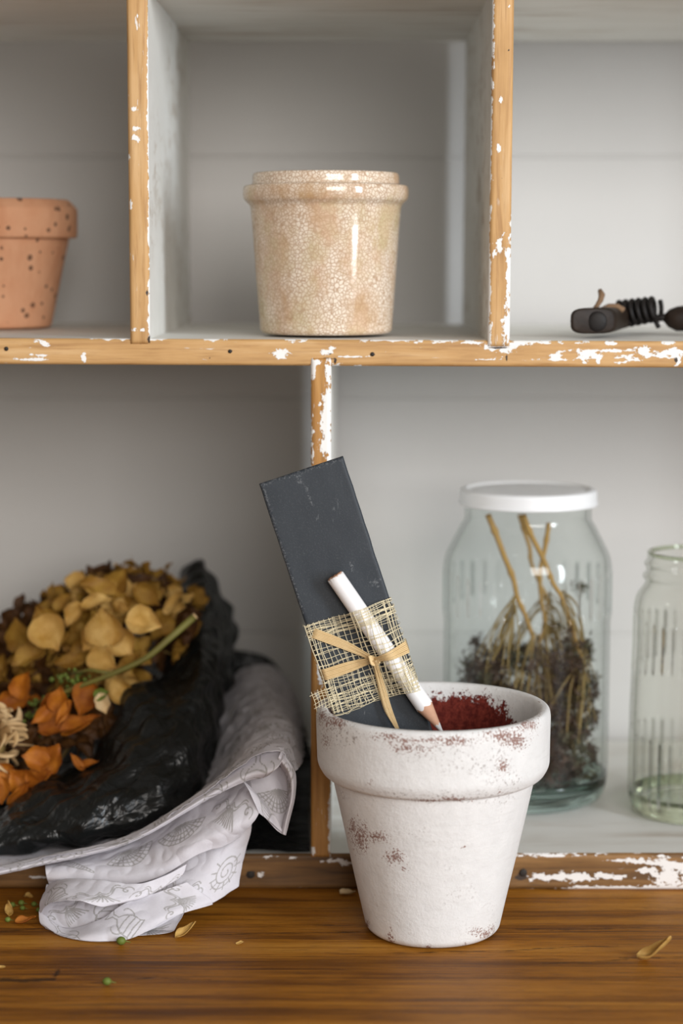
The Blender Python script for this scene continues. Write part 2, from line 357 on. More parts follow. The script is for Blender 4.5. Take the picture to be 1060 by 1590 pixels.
def catmull(pts, n):
    """resample a list of points (any dimension) with a Catmull-Rom spline"""
    P = [np.array(p, float) for p in pts]; k = len(P) - 1; out = []
    for i in range(n):
        t = i / (n - 1) * k; j = min(int(t), k - 1); u = t - j
        p0 = P[j - 1] if j > 0 else 2 * P[0] - P[1]; p3 = P[j + 2] if j + 2 <= k else 2 * P[k] - P[k - 1]; p1 = P[j]; p2 = P[j + 1]
        out.append(.5 * (2 * p1 + (p2 - p0) * u + (2 * p0 - 5 * p1 + 4 * p2 - p3) * u * u + (3 * p1 - p0 - 3 * p2 + p3) * u ** 3))
    return out
def lathe(profile, cx, cy, seg=128, wob=0, seed=0, squash=None):
    """closed or open profile [(r,z)] turned about the vertical axis through cx,cy"""
    v = []; f = []; n = len(profile)
    for (r, z) in profile:
        for k in range(seg):
            a = 2 * PI * k / seg; rr = r
            if wob: rr += wob * (mnoise.noise(Vector((math.cos(a) * 1.3 + seed, math.sin(a) * 1.3, z * 25))))
            v.append((cx + rr * math.cos(a), cy + rr * math.sin(a), z))
    for j in range(n - 1):
        for k in range(seg): f.append((j * seg + k, j * seg + (k + 1) % seg, (j + 1) * seg + (k + 1) % seg, (j + 1) * seg + k))
    return v, f
def fillet(pts, r=.002, n=5):
    """round the inner corners of a polyline profile"""
    out = [pts[0]]
    for i in range(1, len(pts) - 1):
        a, b, c = (np.array(pts[i - 1], float), np.array(pts[i], float), np.array(pts[i + 1], float))
        la, lc = np.linalg.norm(a - b), np.linalg.norm(c - b); q = min(r, la * .45, lc * .45)
        s = b + (a - b) / max(la, 1e-9) * q; e = b + (c - b) / max(lc, 1e-9) * q
        for k in range(n + 1):
            t = k / n; out.append(tuple((1 - t) ** 2 * s + 2 * t * (1 - t) * b + t * t * e))
    out.append(pts[-1]); return out
def dens(pts, step):
    out = []
    for a, b in zip(pts[:-1], pts[1:]):
        d = math.hypot(b[0] - a[0], b[1] - a[1]); k = max(1, int(d / step))
        out += [(a[0] + (b[0] - a[0]) * i / k, a[1] + (b[1] - a[1]) * i / k) for i in range(k)]
    return out + [pts[-1]]

# ================================================================ SETTING
WALL_Y = 1.262; BACK_Y = 1.242; TABLE_Z = 0.0
def wall_back():
    v = []; f = []; zs = [-.76]
    seams = [atY(600, y, WALL_Y).z for y in (985, 617, 243)]; seams += [seams[-1] + .149, seams[-1] + .30, seams[-1] + .45]; seams = [seams[0] - .149 * k for k in range(5, 0, -1)] + seams
    prof = [(-.76, 0)]
    for z in seams: prof += [(z - .0016, 0), (z - .0004, .0008), (z + .0004, .0008), (z + .0016, 0)]
    prof.append((1.7, 0))
    for z, d in prof: v += [(-2.2, WALL_Y + d, z), (2.2, WALL_Y + d, z)]
    for i in range(len(prof) - 1): f.append((2 * i, 2 * i + 1, 2 * i + 3, 2 * i + 2))
    b = len(v); v += [(-2.2, WALL_Y + .08, -.76), (2.2, WALL_Y + .08, -.76), (2.2, WALL_Y + .08, 1.7), (-2.2, WALL_Y + .08, 1.7)]
    f += [(b + 1, b, b + 3, b + 2)]
    return tag(link('wall_back', pymesh(v, f, False), M['wall']), kind='structure')
wall_back()
tag(link('floor', box_me(-2.2, 2.2, -1.9, WALL_Y, -.80, -.75), M['floor']), kind='structure')

def seg_d(p, a, b):
    ax, ay = a; bx, by = b; dx, dy = bx - ax, by - ay
    t = max(0, min(1, ((p[0] - ax) * dx + (p[1] - ay) * dy) / (dx * dx + dy * dy + 1e-9)))
    return math.hypot(p[0] - ax - t * dx, p[1] - ay - t * dy)
# ---------------------------------------------------------------- table
tb = thing('timber_table', (0, .9, -.75), 'orange brown oiled timber table top with a long crack, under the shelf and pots', 'table')
def table_top():
    x0, x1, y0, y1 = -.66, .66, .42, 1.25
    xs = list(np.linspace(x0, -.21, 8)) + list(np.arange(-.2085, .21, .0015)) + list(np.linspace(.212, x1, 8))
    ys = list(np.linspace(y0, .80, 5)) + list(np.arange(.802, 1.01, .0015)) + list(np.linspace(1.02, y1, 4))
    cracks = [([(0, 1521), (40, 1522), (82, 1521), (90, 1508)], 2.0), ([(820, 1475), (900, 1470), (960, 1469)], .9), ([(960, 1487), (1060, 1487)], 1.3),
              ([(600, 1480), (780, 1477), (840, 1473)], 1.1), ([(0, 1446), (60, 1442), (140, 1446)], 1.0), ([(800, 1443), (880, 1444), (1000, 1440)], 1.0),
              ([(280, 1453), (420, 1449), (560, 1447)], .9), ([(840, 1496), (910, 1494), (975, 1490)], 1.1), ([(90, 1531), (240, 1518), (330, 1521)], .7)]
    v = []; cr = []
    for y in ys:
        for x in xs:
            v.append((x, y, TABLE_Z)); q = proj((x, y, 0)); s = 0
            if -30 < q[0] < 1090 and 1370 < q[1] < 1600:
                for pl, w in cracks:
                    if min(a[1] for a in pl) - 14 < q[1] < max(a[1] for a in pl) + 14:
                        d = min(seg_d(q, a, b) for a, b in zip(pl[:-1], pl[1:])); s = max(s, (1.35 if w > 1.8 else 1.0) - d / (1.5 * w + .8) * .55)
            cr.append(max(s, 0))
    nx = len(xs); f = [(j * nx + i, j * nx + i + 1, (j + 1) * nx + i + 1, (j + 1) * nx + i) for j in range(len(ys) - 1) for i in range(nx - 1)]
    b = len(v); v += [(x0, y0, -.035), (x1, y0, -.035), (x1, y1, -.035), (x0, y1, -.035)]
    cr += [0] * 4
    lst = (len(ys) - 1) * nx
    f += [tuple([b, b + 1] + [i for i in range(nx - 1, -1, -1)]), tuple([b + 2, b + 3] + [lst + i for i in range(nx)]),
          tuple([b + 1, b + 2] + [j * nx + nx - 1 for j in range(len(ys) - 1, -1, -1)]), tuple([b + 3, b] + [j * nx for j in range(len(ys))]), (b + 3, b + 2, b + 1, b)]
    me = pymesh(v, f, False); fattr(me, 'crack', cr)
    return link('tabletop', me, M['table'], tb)
table_top()
for sx in (-1, 1):
    for yy in (.47, 1.19):
        link('leg', box_me(sx * .60 - .03, sx * .60 + .03, yy - .03, yy + .03, -.75, -.035, .004), M['wtable'], tb)
    link('apron', box_me(sx * .60 - .012, sx * .60 + .012, .50, 1.16, -.12, -.035), M['wtable'], tb)

# ---------------------------------------------------------------- display shelf (open back)
Z_UP = .2847; Z_LO = .0192; Z_TOP = .4548
sh = thing('display_shelf', (0, 1.0, 0), 'wooden pigeonhole shelf, flaking white paint and bare honey edges, against the plank wall', 'shelf')
def board(name, A, B, D, E, y1, mat_e, chips, darks, edge=.0012):
    """A,B,D,E = front-face corners (left/bottom, right/bottom, right/top, left/top) in world x,z ; y1 = back"""
    YF = A[2] if len(A) > 2 else 1.0
    L = math.hypot(B[0] - A[0], B[1] - A[1]); T = math.hypot(E[0] - A[0], E[1] - A[1])
    nu = max(2, int(L / .0011)); nv = max(2, int(T / .0011))
    v = []; pa = []; dk = []
    for j in range(nv + 1):
        for i in range(nu + 1):
            s, t = i / nu, j / nv
            x = (A[0] * (1 - s) + B[0] * s) * (1 - t) + (E[0] * (1 - s) + D[0] * s) * t
            z = (A[1] * (1 - s) + B[1] * s) * (1 - t) + (E[1] * (1 - s) + D[1] * s) * t
            e = min(s * L, (1 - s) * L, t * T, (1 - t) * T)
            y = YF + (edge * (1 - math.sqrt(max(0, 1 - (1 - e / edge) ** 2))) if e < edge else 0)
            y += .0004 * mnoise.noise(Vector((x * 60, z * 60, 0)))
            v.append((x, y, z)); q = proj((x, y, z)); a = 0; b = 0
            if -20 < q[0] < 1080 and -20 < q[1] < 1600:
                for (cx, cy, rx, ry) in chips:
                    d = math.hypot((q[0] - cx) / rx, (q[1] - cy) / ry)
                    if d < 2: a = max(a, 1 - d * .5)
                for (cx, cy, rx, ry) in darks:
                    d = math.hypot((q[0] - cx) / rx, (q[1] - cy) / ry)
                    if d < 2: b = max(b, 1 - d * .5)
            pa.append(a); dk.append(b)
    w = nu + 1; f = [(j * w + i, j * w + i + 1, (j + 1) * w + i + 1, (j + 1) * w + i) for j in range(nv) for i in range(nu)]
    nfront = len(f); bt = [j * w for j in range(nv + 1)]; rt = [j * w + nu for j in range(nv + 1)]
    b0 = len(v); v += [(A[0], y1, A[1]), (B[0], y1, B[1]), (D[0], y1, D[1]), (E[0], y1, E[1])]; pa += [0] * 4; dk += [0] * 4
    f += [tuple(list(range(nu, -1, -1)) + [b0, b0 + 1]), tuple([nv * w + i for i in range(nu + 1)] + [b0 + 2, b0 + 3]),
          tuple(bt + [b0 + 3, b0]), tuple(rt[::-1] + [b0 + 1, b0 + 2]), (b0 + 1, b0, b0 + 3, b0 + 2)]
    me = pymesh(v, f, False); fattr(me, 'paint', pa); fattr(me, 'dark', dk)
    me.polygons.foreach_set('material_index', [1 if i < nfront else 0 for i in range(len(f))])
    me.polygons.foreach_set('use_smooth', [i < nfront for i in range(len(f))])
    return link(name, me, [M['paint'], mat_e], sh)
def P(px, py, Y=1.0):
    p = atY(px, py, Y); return (p.x, p.z, Y)
def ext(a, b, x):   # extend the line a-b to world x
    t = (x - a[0]) / (b[0] - a[0]); return (x, a[1] + (b[1] - a[1]) * t, a[2])
XL, XR = -.43, .46
# upper shelf board
tl, tr, bl, br = P(0, 525), P(1060, 530), P(0, 565.5), P(1060, 571)
up_chips = [(170, 525, 34, 3), (70, 535, 9, 3), (50, 558, 28, 2.2), (62, 552, 18, 1.5), (130, 556, 3, 7), (435, 549, 11, 8), (513, 541, 5, 8), (506, 547, 8, 4), (470, 528, 6, 3), (452, 528, 12, 3), (570, 529, 10, 2), (330, 527, 14, 2.5),
            (350, 527, 6, 2), (240, 526, 20, 2.5), (620, 528, 40, 2.5), (690, 530, 40, 2.5), (735, 531, 24, 3.5), (775, 539, 26, 5), (798, 534, 22, 4), (785, 545, 12, 4), (760, 557, 24, 1.7), (835, 557.5, 26, 1.3), (610, 545, 12, 1.3), (540, 554, 24, 1.2), (560, 568, 12, 2), (523, 567, 8, 3),
            (862, 552, 9, 5), (868, 559, 18, 1.8), (909, 552, 12, 6), (925, 553, 10, 4), (906, 561, 5, 4), (928, 560, 3, 6), (920, 543, 40, 2), (955, 545, 35, 2), (970, 554, 20, 2.5), (983, 558, 14, 2), (997, 545, 12, 7), (1005, 551, 8, 6), (965, 564, 9, 2.2), (949, 533, 7, 4),
            (1045, 548, 14, 8), (1020, 547, 30, 2), (1052, 556, 5, 10), (1030, 552, 12, 3), (1036, 532, 10, 3), (900, 543, 25, 1.5), (1080, 545, 20, 9), (484, 571, 6, 5), (60, 527, 8, 3), (830, 530, 30, 2.5), (890, 531, 30, 2)]
up_dark = [(357, 545.5, 3, 3), (578, 550, 4, 3), (10, 541.5, 3, 3), (325, 555, 2, 2), (505, 557, 14, 2), (512, 549, 2.5, 2), (774, 540, 16, 2.2), (786, 556, 2, 7), (1049, 559, 3, 5), (230, 530, 3, 3), (215, 535, 16, 1.6), (520, 561, 2, 6)]
SB = [board('shelf_board', ext(bl, br, XL), ext(bl, br, XR), ext(tl, tr, XR), ext(tl, tr, XL), BACK_Y, M['pine_h'], up_chips, up_dark)]
# lower board
tl, tr, bl, br = P(0, 1327), P(1060, 1325), P(0, 1379.5), P(1060, 1382)
lo_chips = [(415, 1331, 12, 2), (452, 1332, 12, 2), (520, 1336, 14, 3), (535, 1341, 10, 4), (500, 1338, 4, 3), (430, 1361, 26, 1), (402, 1358, 5, 4), (845, 1361, 24, 6), (895, 1362, 28, 7), (870, 1360, 20, 5), (955, 1362, 22, 4), (935, 1359, 14, 4),
            (905, 1380, 30, 5), (960, 1380, 45, 4), (1030, 1379, 45, 5), (1035, 1361, 22, 12), (1020, 1340, 38, 3), (1027, 1330, 12, 3), (1050, 1345, 24, 8), (960, 1336, 18, 2.5), (990, 1335, 25, 2.5), (1010, 1352, 18, 5), (1080, 1360, 30, 22), (850, 1327, 60, 3), (930, 1326, 30, 2),
            (820, 1327, 30, 3), (60, 1362, 14, 1), (40, 1364, 10, 1), (825, 1382, 10, 2)]
lo_dark = [(389, 1358, 8, 6), (812, 1355, 6, 6), (808, 1362, 10, 5)]
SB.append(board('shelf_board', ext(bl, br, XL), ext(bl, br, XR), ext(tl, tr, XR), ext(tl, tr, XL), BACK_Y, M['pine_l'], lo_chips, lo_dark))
# top board
board('shelf_board', (XL, Z_TOP, 1.0), (XR, Z_TOP, 1.0), (XR, Z_TOP + .014, 1.0), (XL, Z_TOP + .014, 1.0), BACK_Y, M['pine_h'], [], [])
# uprights: front edges stand a hair proud and are let into the boards
YD = .9988
def upright(xa0, ya0, xb0, xa1, ya1, xb1, mat, chips, darks, zlo, zhi):
    """left/right pixel x at two heights"""
    a, b, c, d = P(xa0, ya0, YD), P(xb0, ya0, YD), P(xa1, ya1, YD), P(xb1, ya1, YD)
    def ln(p, q, z): t = (z - p[1]) / (q[1] - p[1]); return (p[0] + (q[0] - p[0]) * t, z, YD)
    board('divider', ln(a, c, zlo), ln(b, d, zlo), ln(b, d, zhi), ln(a, c, zhi), BACK_Y - .001, mat, chips, darks)
def zpx(y): return atY(530, y, 1.0).z
upright(196, 0, 229, 202, 533, 232.5, M['pine_v'], [(230.5, 200, 1.6, 300), (231, 350, 1.8, 60), (232, 480, 2, 60), (212, 200, 6, 3), (210, 215, 6, 5), (218, 512, 14, 2), (214, 25, 2.5, 4), (203, 318, 2, 8), (200, 245, 2, 4), (208, 170, 5, 4)],
        [(211, 32, 1.8, 9), (232, 528, 3, 8), (228, 130, 1.5, 2), (228, 455, 2, 5)], zpx(534), Z_TOP)
upright(764.5, 0, 798, 757, 540, 791, M['pine_v'], [(765, 60, 2.4, 80), (761, 200, 2.2, 120), (757.5, 430, 3.6, 130), (757, 525, 7, 22), (790, 430, 4.5, 70), (788, 505, 7, 40), (796, 345, 3, 14), (773, 230, 3, 7), (777, 155, 3, 5), (775, 380, 5, 12), (790, 10, 3, 5), (768, 395, 4, 6), (783, 362, 2, 5)],
        [(781, 26, 1.8, 4), (778, 277, 1.5, 2), (785, 360, 2, 2), (790, 77, 1.5, 2), (775, 541, 10, 2)], zpx(538), Z_TOP)
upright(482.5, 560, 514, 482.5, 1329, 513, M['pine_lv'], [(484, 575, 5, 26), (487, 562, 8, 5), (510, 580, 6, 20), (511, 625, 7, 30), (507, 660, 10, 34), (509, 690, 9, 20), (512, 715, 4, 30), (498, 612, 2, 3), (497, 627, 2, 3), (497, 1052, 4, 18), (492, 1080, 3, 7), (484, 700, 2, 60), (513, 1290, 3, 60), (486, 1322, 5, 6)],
        [(484, 685, 2, 2), (486, 1010, 1.5, 2)], zpx(1331), zpx(556))
for x in (XL, XR - .012):
    board('side_panel', (x, 0.0008, YD), (x + .012, 0.0008, YD), (x + .012, Z_TOP + .02, YD), (x, Z_TOP + .02, YD), BACK_Y - .001, M['pine_v'], [], [])
nl = MB()
for (x, y, r) in ((357, 545.5, .0010), (578, 550, .0011), (10, 541.5, .0011), (389, 1358, .0020), (812, 1355, .0020)):
    p = atY(x, y, 1.0); m = MB(); m.ball((p.x, .9997, p.z), r, .0004, r, 12, 6); m.build('nail', M['hole'], SB[0] if y < 900 else SB[1])

# ================================================================ WHITE CLAY POT WITH MARKER
POT = atZ(671, 1442, 0); PX, PY = POT.x, POT.y
wp = thing('flower_pot', (PX, PY, 0), 'white chalky clay flower pot with worn red patches, holding slate marker and pencil', 'flower pot')
def pot_mesh(profile, parent, name, inner_from):
    prof = dens(profile, .0016); seg = 300
    v, f = lathe(prof, PX, PY, seg, .0005, 3)
    w = []; ins = []; gy = []
    patches = [(500, 1112, 10, 16), (690, 1148, 60, 5), (640, 1150, 50, 4), (815, 1125, 20, 12), (780, 1142, 40, 12), (800, 1150, 22, 16), (700, 1150, 34, 9), (640, 1163, 36, 9), (600, 1143, 28, 7), (520, 1120, 22, 14), (508, 1150, 8, 14), (780, 1190, 12, 14), (575, 1215, 5, 5), (560, 1300, 16, 26), (548, 1285, 8, 18), (612, 1330, 18, 14), (585, 1300, 22, 10), (628, 1348, 8, 6),
               (606, 1458, 6, 14), (665, 1470, 7, 5), (755, 1450, 12, 9), (740, 1446, 12, 8), (764, 1443, 5, 10), (720, 1315, 5, 3), (570, 1435, 4, 8), (722, 1468, 4, 4), (835, 1098, 6, 14), (700, 1241, 40, 4), (660, 1243, 30, 3), (775, 1230, 5, 4), (735, 1448, 6, 6)]
    greys = [(690, 1160, 90, 20), (540, 1140, 30, 22), (680, 1235, 130, 12), (740, 1190, 60, 22), (790, 1210, 30, 20)]
    zi = .1105
    for i, p in enumerate(v):
        j = i // seg; q = proj(p); a = 0; b = 0
        isin = j >= inner_from(prof)
        if not isin and p[1] < PY + .01:
            for (cx, cy, rx, ry) in patches:
                d = math.hypot((q[0] - cx) / rx, (q[1] - cy) / ry)
                if d < 2: a = max(a, .98 - d * .45)
            for (cx, cy, rx, ry) in greys:
                d = math.hypot((q[0] - cx) / rx, (q[1] - cy) / ry)
                if d < 1.6: b = max(b, 1 - d * .6)
        w.append(a); gy.append(b)
        if isin:
            an = math.atan2(p[1] - PY, p[0] - PX); dz = (zi - p[2])
            edge = .0040 + .0012 * math.sin(an * 5 + 1) + .016 * max(0, math.cos(an - .10)) ** 5
            ins.append(max(-.3, min(1.1, .5 + (dz - edge) * 55)))
        else: ins.append(-1)
    me = pymesh(v, f); fattr(me, 'wear', w); fattr(me, 'inside', ins); fattr(me, 'grey', gy)
    return link(name, me, M['pot'], parent)
body = fillet([(0.0001, .0006), (.030, .0006), (.0327, .0030), (.0492, .0790), (.0492, .0830), (.0440, .0830), (.0285, .0080), (.0001, .0080)], .0022)
rim = fillet([(.0480, .0800), (.0505, .0775), (.0532, .0790), (.0558, .0835), (.0563, .1070), (.0558, .1100), (.0545, .1112), (.0515, .1112), (.0500, .1085), (.0440, .0810), (.0436, .0790)], .0028)
pot_mesh(body, wp, 'body', lambda pr: next(i for i, (r, z) in enumerate(pr) if i > 5 and z > .0825))
pot_mesh(rim, wp, 'rim', lambda pr: max(range(len(pr)), key=lambda i: pr[i][1] - (pr[i][0] * .08)) + 3)

# slate marker: a slab leaning on the pot's left rim
SN = Vector((0, -1, math.tan(math.radians(3.5)))).normalized()      # its face looks at the photographer, tipped back a little
P0 = Vector((0, .9300, .02))
s_tl, s_tr = atP(407, 750, P0, SN), atP(527, 710, P0, SN)
s_bl, s_br = atP(512, 1102, P0, SN), atP(655, 1066, P0, SN)
e2 = ((s_tl + s_tr) / 2 - (s_bl + s_br) / 2).normalized(); e1 = e2.cross(SN).normalized()
if e1.x < 0: e1 = -e1
SO = (s_tl + s_tr) / 2; SW = ((s_tr - s_tl).dot(e1) + (s_br - s_bl).dot(e1)) / 4; TH = .0048
def L(u, v, h=0): return SO + e1 * u + e2 * v + SN * h          # v is negative down the slab
def loc(px, py):
    p = atP(px, py, SO, SN) - SO; return (p.dot(e1), p.dot(e2))
BOT = -(SO.z - .0115) / e2.z + abs(e1.z) / e2.z * SW
def slate():
    nu, nv = 60, 220; v = []; ch = []; marks = [([(576, 905), (583, 900), (585, 908), (577, 903)], 2), ([(587, 900), (586, 910)], 2), ([(575, 911), (592, 898)], 1.3), ([(407, 752), (425, 744), (470, 730), (526, 712)], 3.0), ([(408, 752), (430, 830), (450, 890), (470, 950)], 2.0), ([(472, 750), (485, 785)], 1.5), ([(545, 875), (548, 885)], 2.), ([(462, 740), (466, 748)], 3)]
    tilt = (s_tr - s_tl).dot(e2)
    for j in range(nv + 1):
        for i in range(nu + 1):
            s, t = i / nu, j / nv
            u = -SW + 2 * SW * s; top = tilt * (s - .5); vv = top + (BOT - top) * t
            wob = .0005 * mnoise.noise(Vector((0, 0, vv * 90 + (5 if s < .5 else 9)))) * abs(2 * s - 1) ** 6
            e = min(s * 2 * SW, (1 - s) * 2 * SW, t * .18, (1 - t) * .18)
            h = -.0006 * max(0, 1 - e / .0009) + .00025 * mnoise.noise(Vector((u * 90, vv * 60, 1)))
            p = L(u + (wob if s < .5 else -wob), vv, h); v.append(p); q = proj(p); a = 0
            for pl, w in marks:
                if abs(q[1] - pl[0][1]) < 220:
                    d = min(seg_d(q, x, y) for x, y in zip(pl[:-1], pl[1:])); a = max(a, .95 - d / (2.2 * w) * .5)
            ch.append(max(0, a))
    w = nu + 1; f = [(j * w + i, (j + 1) * w + i, (j + 1) * w + i + 1, j * w + i + 1) for j in range(nv) for i in range(nu)]
    n0 = len(v); v += [p - SN * TH for p in v[:]]; ch += [0] * n0
    f += [(n0 + j * w + i, n0 + j * w + i + 1, n0 + (j + 1) * w + i + 1, n0 + (j + 1) * w + i) for j in range(nv) for i in range(nu)]
    ring = [i for i in range(w)] + [j * w + nu for j in range(1, nv + 1)] + [nv * w + i for i in range(nu - 1, -1, -1)] + [j * w for j in range(nv - 1, 0, -1)]
    f += [(ring[k], ring[(k + 1) % len(ring)], n0 + ring[(k + 1) % len(ring)], n0 + ring[k]) for k in range(len(ring))]
    me = pymesh(v, f); fattr(me, 'chalk', ch)
    me.polygons.foreach_set('use_smooth', [i < 2 * nu * nv for i in range(len(f))])
    return tag(link('slate_marker', me, M['slate'], None, L(0, BOT / 2)), 'long dark grey slate plant marker leaning in the white clay pot', 'plant marker')
slate()
# pencil
PR = .0043
pa_, pb_ = loc(520, 892), loc(688, 1139)
PH = PR + .0012
def pen_off(p): return p
# the pencil floats PH above the face: correct the foreshortening of that offset
def at_h(px, py, h):
    p = atP(px, py, SO + SN * h, SN) - SO; return Vector((p.dot(e1), p.dot(e2)))
pa_, pb_ = at_h(519, 893, PH), at_h(688, 1139, PH)
pd = (pb_ - pa_); PLEN = pd.length; pd.normalize()
def L3(t, h=PH): q = pa_ + pd * t; return L(q.x, q.y, h)
AX = (L3(1) - L3(0)).normalized(); pu = SN; pw = AX.cross(pu).normalized()
pen = thing('pencil', tuple(L3(PLEN / 2)), 'stubby white pencil with a chewed end tied across the slate marker', 'pencil')
def rings(lst, seg, parent, name, mat, endcap=(True, True)):
    v = []; f = []
    for fn in lst:
        for k in range(seg):
            a = 2 * PI * k / seg; t, r = fn(a); v.append(L3(t) + (pu * math.cos(a) + pw * math.sin(a)) * r)
    n = len(lst)
    for j in range(n - 1):
        for k in range(seg): f.append((j * seg + k, (j + 1) * seg + k, (j + 1) * seg + (k + 1) % seg, j * seg + (k + 1) % seg))
    if endcap[0]: f.append(tuple(range(seg)))
    if endcap[1]: f.append(tuple((n - 1) * seg + k for k in range(seg))[::-1])
    return link(name, pymesh(v, f), mat, parent)
tc = PLEN - .0165                                # where the sharpening begins
scal = lambda a: .0012 * abs(math.sin(a * 3)) + .0004 * math.sin(a * 5)
chew = lambda a: .0007 * mnoise.noise(Vector((math.cos(a) * 3, math.sin(a) * 3, 0))) + .0005 * mnoise.noise(Vector((math.cos(a) * 9, math.sin(a) * 9, 2)))
barrel = [lambda a: (.0006 + chew(a), PR - .0004), lambda a: (.0008 + chew(a), PR)] + [lambda a, t=t: (t, PR) for t in np.linspace(.003, tc - .001, 14)] + [lambda a: (tc + scal(a), PR)]
PB = rings(barrel, 48, pen, 'barrel', M['pencil'], (False, False))
rings([lambda a: (.0012 + chew(a) * 2, .0001)] + [lambda a, r=r: (.0003 + .0007 * mnoise.noise(Vector((math.cos(a) * r * 1500, math.sin(a) * r * 1500, 5))), r) for r in (.0012, .0022, .0032, PR - .0004)] + [lambda a: (.0018, PR - .0003)], 40, PB, 'chewed_end', M['pwood'], (False, False))
kr = lambda t: PR * (1 - (t - tc) / .0178) 
SP = rings([lambda a: (tc - .001, PR * .97), lambda a: (tc + .0005, PR * .985)] + [lambda a, t=t: (t, kr(t) * .99) for t in np.linspace(tc + .002, tc + .0115, 8)], 40, pen, 'sharpened_wood', M['pwood'], (False, False))
rings([lambda a: (tc + .0108 + .0003 * math.sin(4 * a), kr(tc + .0108))] + [lambda a, t=t: (t, kr(t)) for t in np.linspace(tc + .012, PLEN - .0008, 6)] + [lambda a: (PLEN - .0001, .0003), lambda a: (PLEN, .00002)], 32, SP, 'lead', M['lead'], (False, False))
# scrim cloth band around slate and pencil
def pdist(u, v):
    w = Vector((u, v)) - pa_; t = w.dot(pd); return abs(w.x * -pd.y + w.y * pd.x), t
def hgt(u, v):
    d, t = pdist(u, v)
    if t < -.004 or t > PLEN: return .0007
    k = min(1, max(0, (PLEN - .012 - t) / .006)) if t > PLEN - .018 else 1
    return .0007 + k * (2 * PR + .0014) * math.exp(-(d / (1.8 * PR)) ** 2)
c_top = loc(540, 950)[1] + .0; c_bot = loc(590, 1082)[1]; CL = c_top - c_bot
def weft(v, amp, slant=0, seed=0, back=True, u0=-1.0, u1=1.0, hh=0):
    pts = []
    for i in range(49):
        s = u0 + (u1 - u0) * i / 48; u = s * (SW + .0006)
        vv = v + slant * s + amp * mnoise.noise(Vector((s * 2.2, seed * 3.1, v * 100)))
        pts.append(L(u, vv, hgt(u, vv) + hh))
    if back: pts = [L(-SW - .0008, v - slant, -TH / 2)] + pts + [L(SW + .0008, v + slant, -TH / 2), L(SW * .9, v + slant, -TH - .0006), L(-SW * .9, v - slant, -TH - .0006), L(-SW - .0008, v - slant, -TH / 2)]
    return pts
def scrim():
    m = MB(); k = 0; random.seed(11)
    vs = [c_top - .0004 + U(-.0002, .0002) - i * .00085 for i in range(10)]
    x = vs[-1]
    while x > c_bot + .012: x -= .0027 + U(-.0004, .0004); vs.append(x)
    while x > c_bot: x -= .0015 + U(-.0003, .0004); vs.append(x)
    for v in vs:
        for dd in ((0, .00022) if R_() < .5 else (0,)):
            m.tube(weft(v + dd, .0011, U(-.0006, .0006), k), U(.00011, .00019), 5, False); k += 1
    for (v, sl) in [(c_bot + .0085, .0022), (c_bot + .0070, -.0015), (c_bot + .005, .003), (c_bot + .003, -.002), (c_bot + .0015, .0012), (c_bot + .011, -.003), (c_bot + .009, .0035), (c_bot - .0005, .0008)]:
        m.tube(weft(v, .0022, sl, k * 3), U(.00012, .0002), 5, False); k += 1
    us = []; x = -SW
    while x < SW: us.append(x); x += (.0026 if abs(x) < SW * .8 else .0012) + U(-.0004, .0004)
    for u in us:
        for dd in ((0, .0003) if R_() < .45 else (0,)):
            pts = []; sd = R_() * 9; sl = U(-.001, .001)
            for i in range(30):
                v = c_top + .0003 + (c_bot - c_top - .0012) * i / 29
                uu = u + dd + sl * (i / 29 - .5) + .0009 * mnoise.noise(Vector((i * .15, sd, 0))); uu = max(-SW - .0006, min(SW + .0006, uu))
                pts.append(L(uu, v, hgt(uu, v) + .0002))
            m.tube(pts, U(.00011, .00019), 5, False)
    # doubled layer low down
    for i in range(13):
        u = -SW + (2 * SW) * i / 12 + U(-.0005, .0005); a, b = c_bot + U(.008, .013), c_bot + U(-.001, .0008); sl = U(-.003, .003)
        m.tube([L(min(SW, max(-SW, u + sl * t)), a + (b - a) * t, hgt(u + sl * t, a + (b - a) * t) + .0005) for t in np.linspace(0, 1, 12)], .00014, 5, False)
    # frayed flap sticking out on the left
    for i in range(7):
        v = c_bot + .0115 - i * .0014; tip = U(.0065, .009)
        m.tube([L(-SW + .004, v + .0006, .0009), L(-SW, v, .0011), L(-SW - tip * .5, v + .0008 * math.sin(i), .0016), L(-SW - tip, v + U(-.0008, .001) - .0004 * i, .0014)], .00015, 5, False)
    for i in range(5):
        u = -SW - .001 - i * .0016; m.tube([L(u, c_bot + .0125 + U(-.0006, .001), .0013), L(u + U(-.0004, .0004), c_bot + .007, .0017), L(u - .0005, c_bot + .0022 + U(-.0006, .0006), .0013)], .00014, 5, False)
    for i in range(60):           # loose fibres along both ends and the lower edge
        sd = -1 if i < 30 else 1; v = U(c_bot, c_top); a = U(-1, 1)
        m.tube([L(sd * SW, v, U(-.003, .001)), L(sd * (SW + U(.0004, .0012)), v + a * .0008, U(-.002, .001)), L(sd * (SW + U(.0002, .0016)), v + a * .002, U(-.002, .0015))], .00009, 4, False)
    for i in range(3):
        a0 = U(0, 6); c0 = (-SW + .006 + i * .008, c_bot - .0005 + i * .001)
        m.tube([L(c0[0] + .0022 * math.cos(a0 + t), c0[1] + .0022 * math.sin(a0 + t), .0011) for t in np.linspace(0, 5, 16)], .00013, 5, False)
    return tag(m.build('scrim_cloth', M['hess'], None, tuple(L(0, c_bot, 0))), 'open weave natural scrim cloth band wrapped around slate and pencil', 'cloth')
scrim()
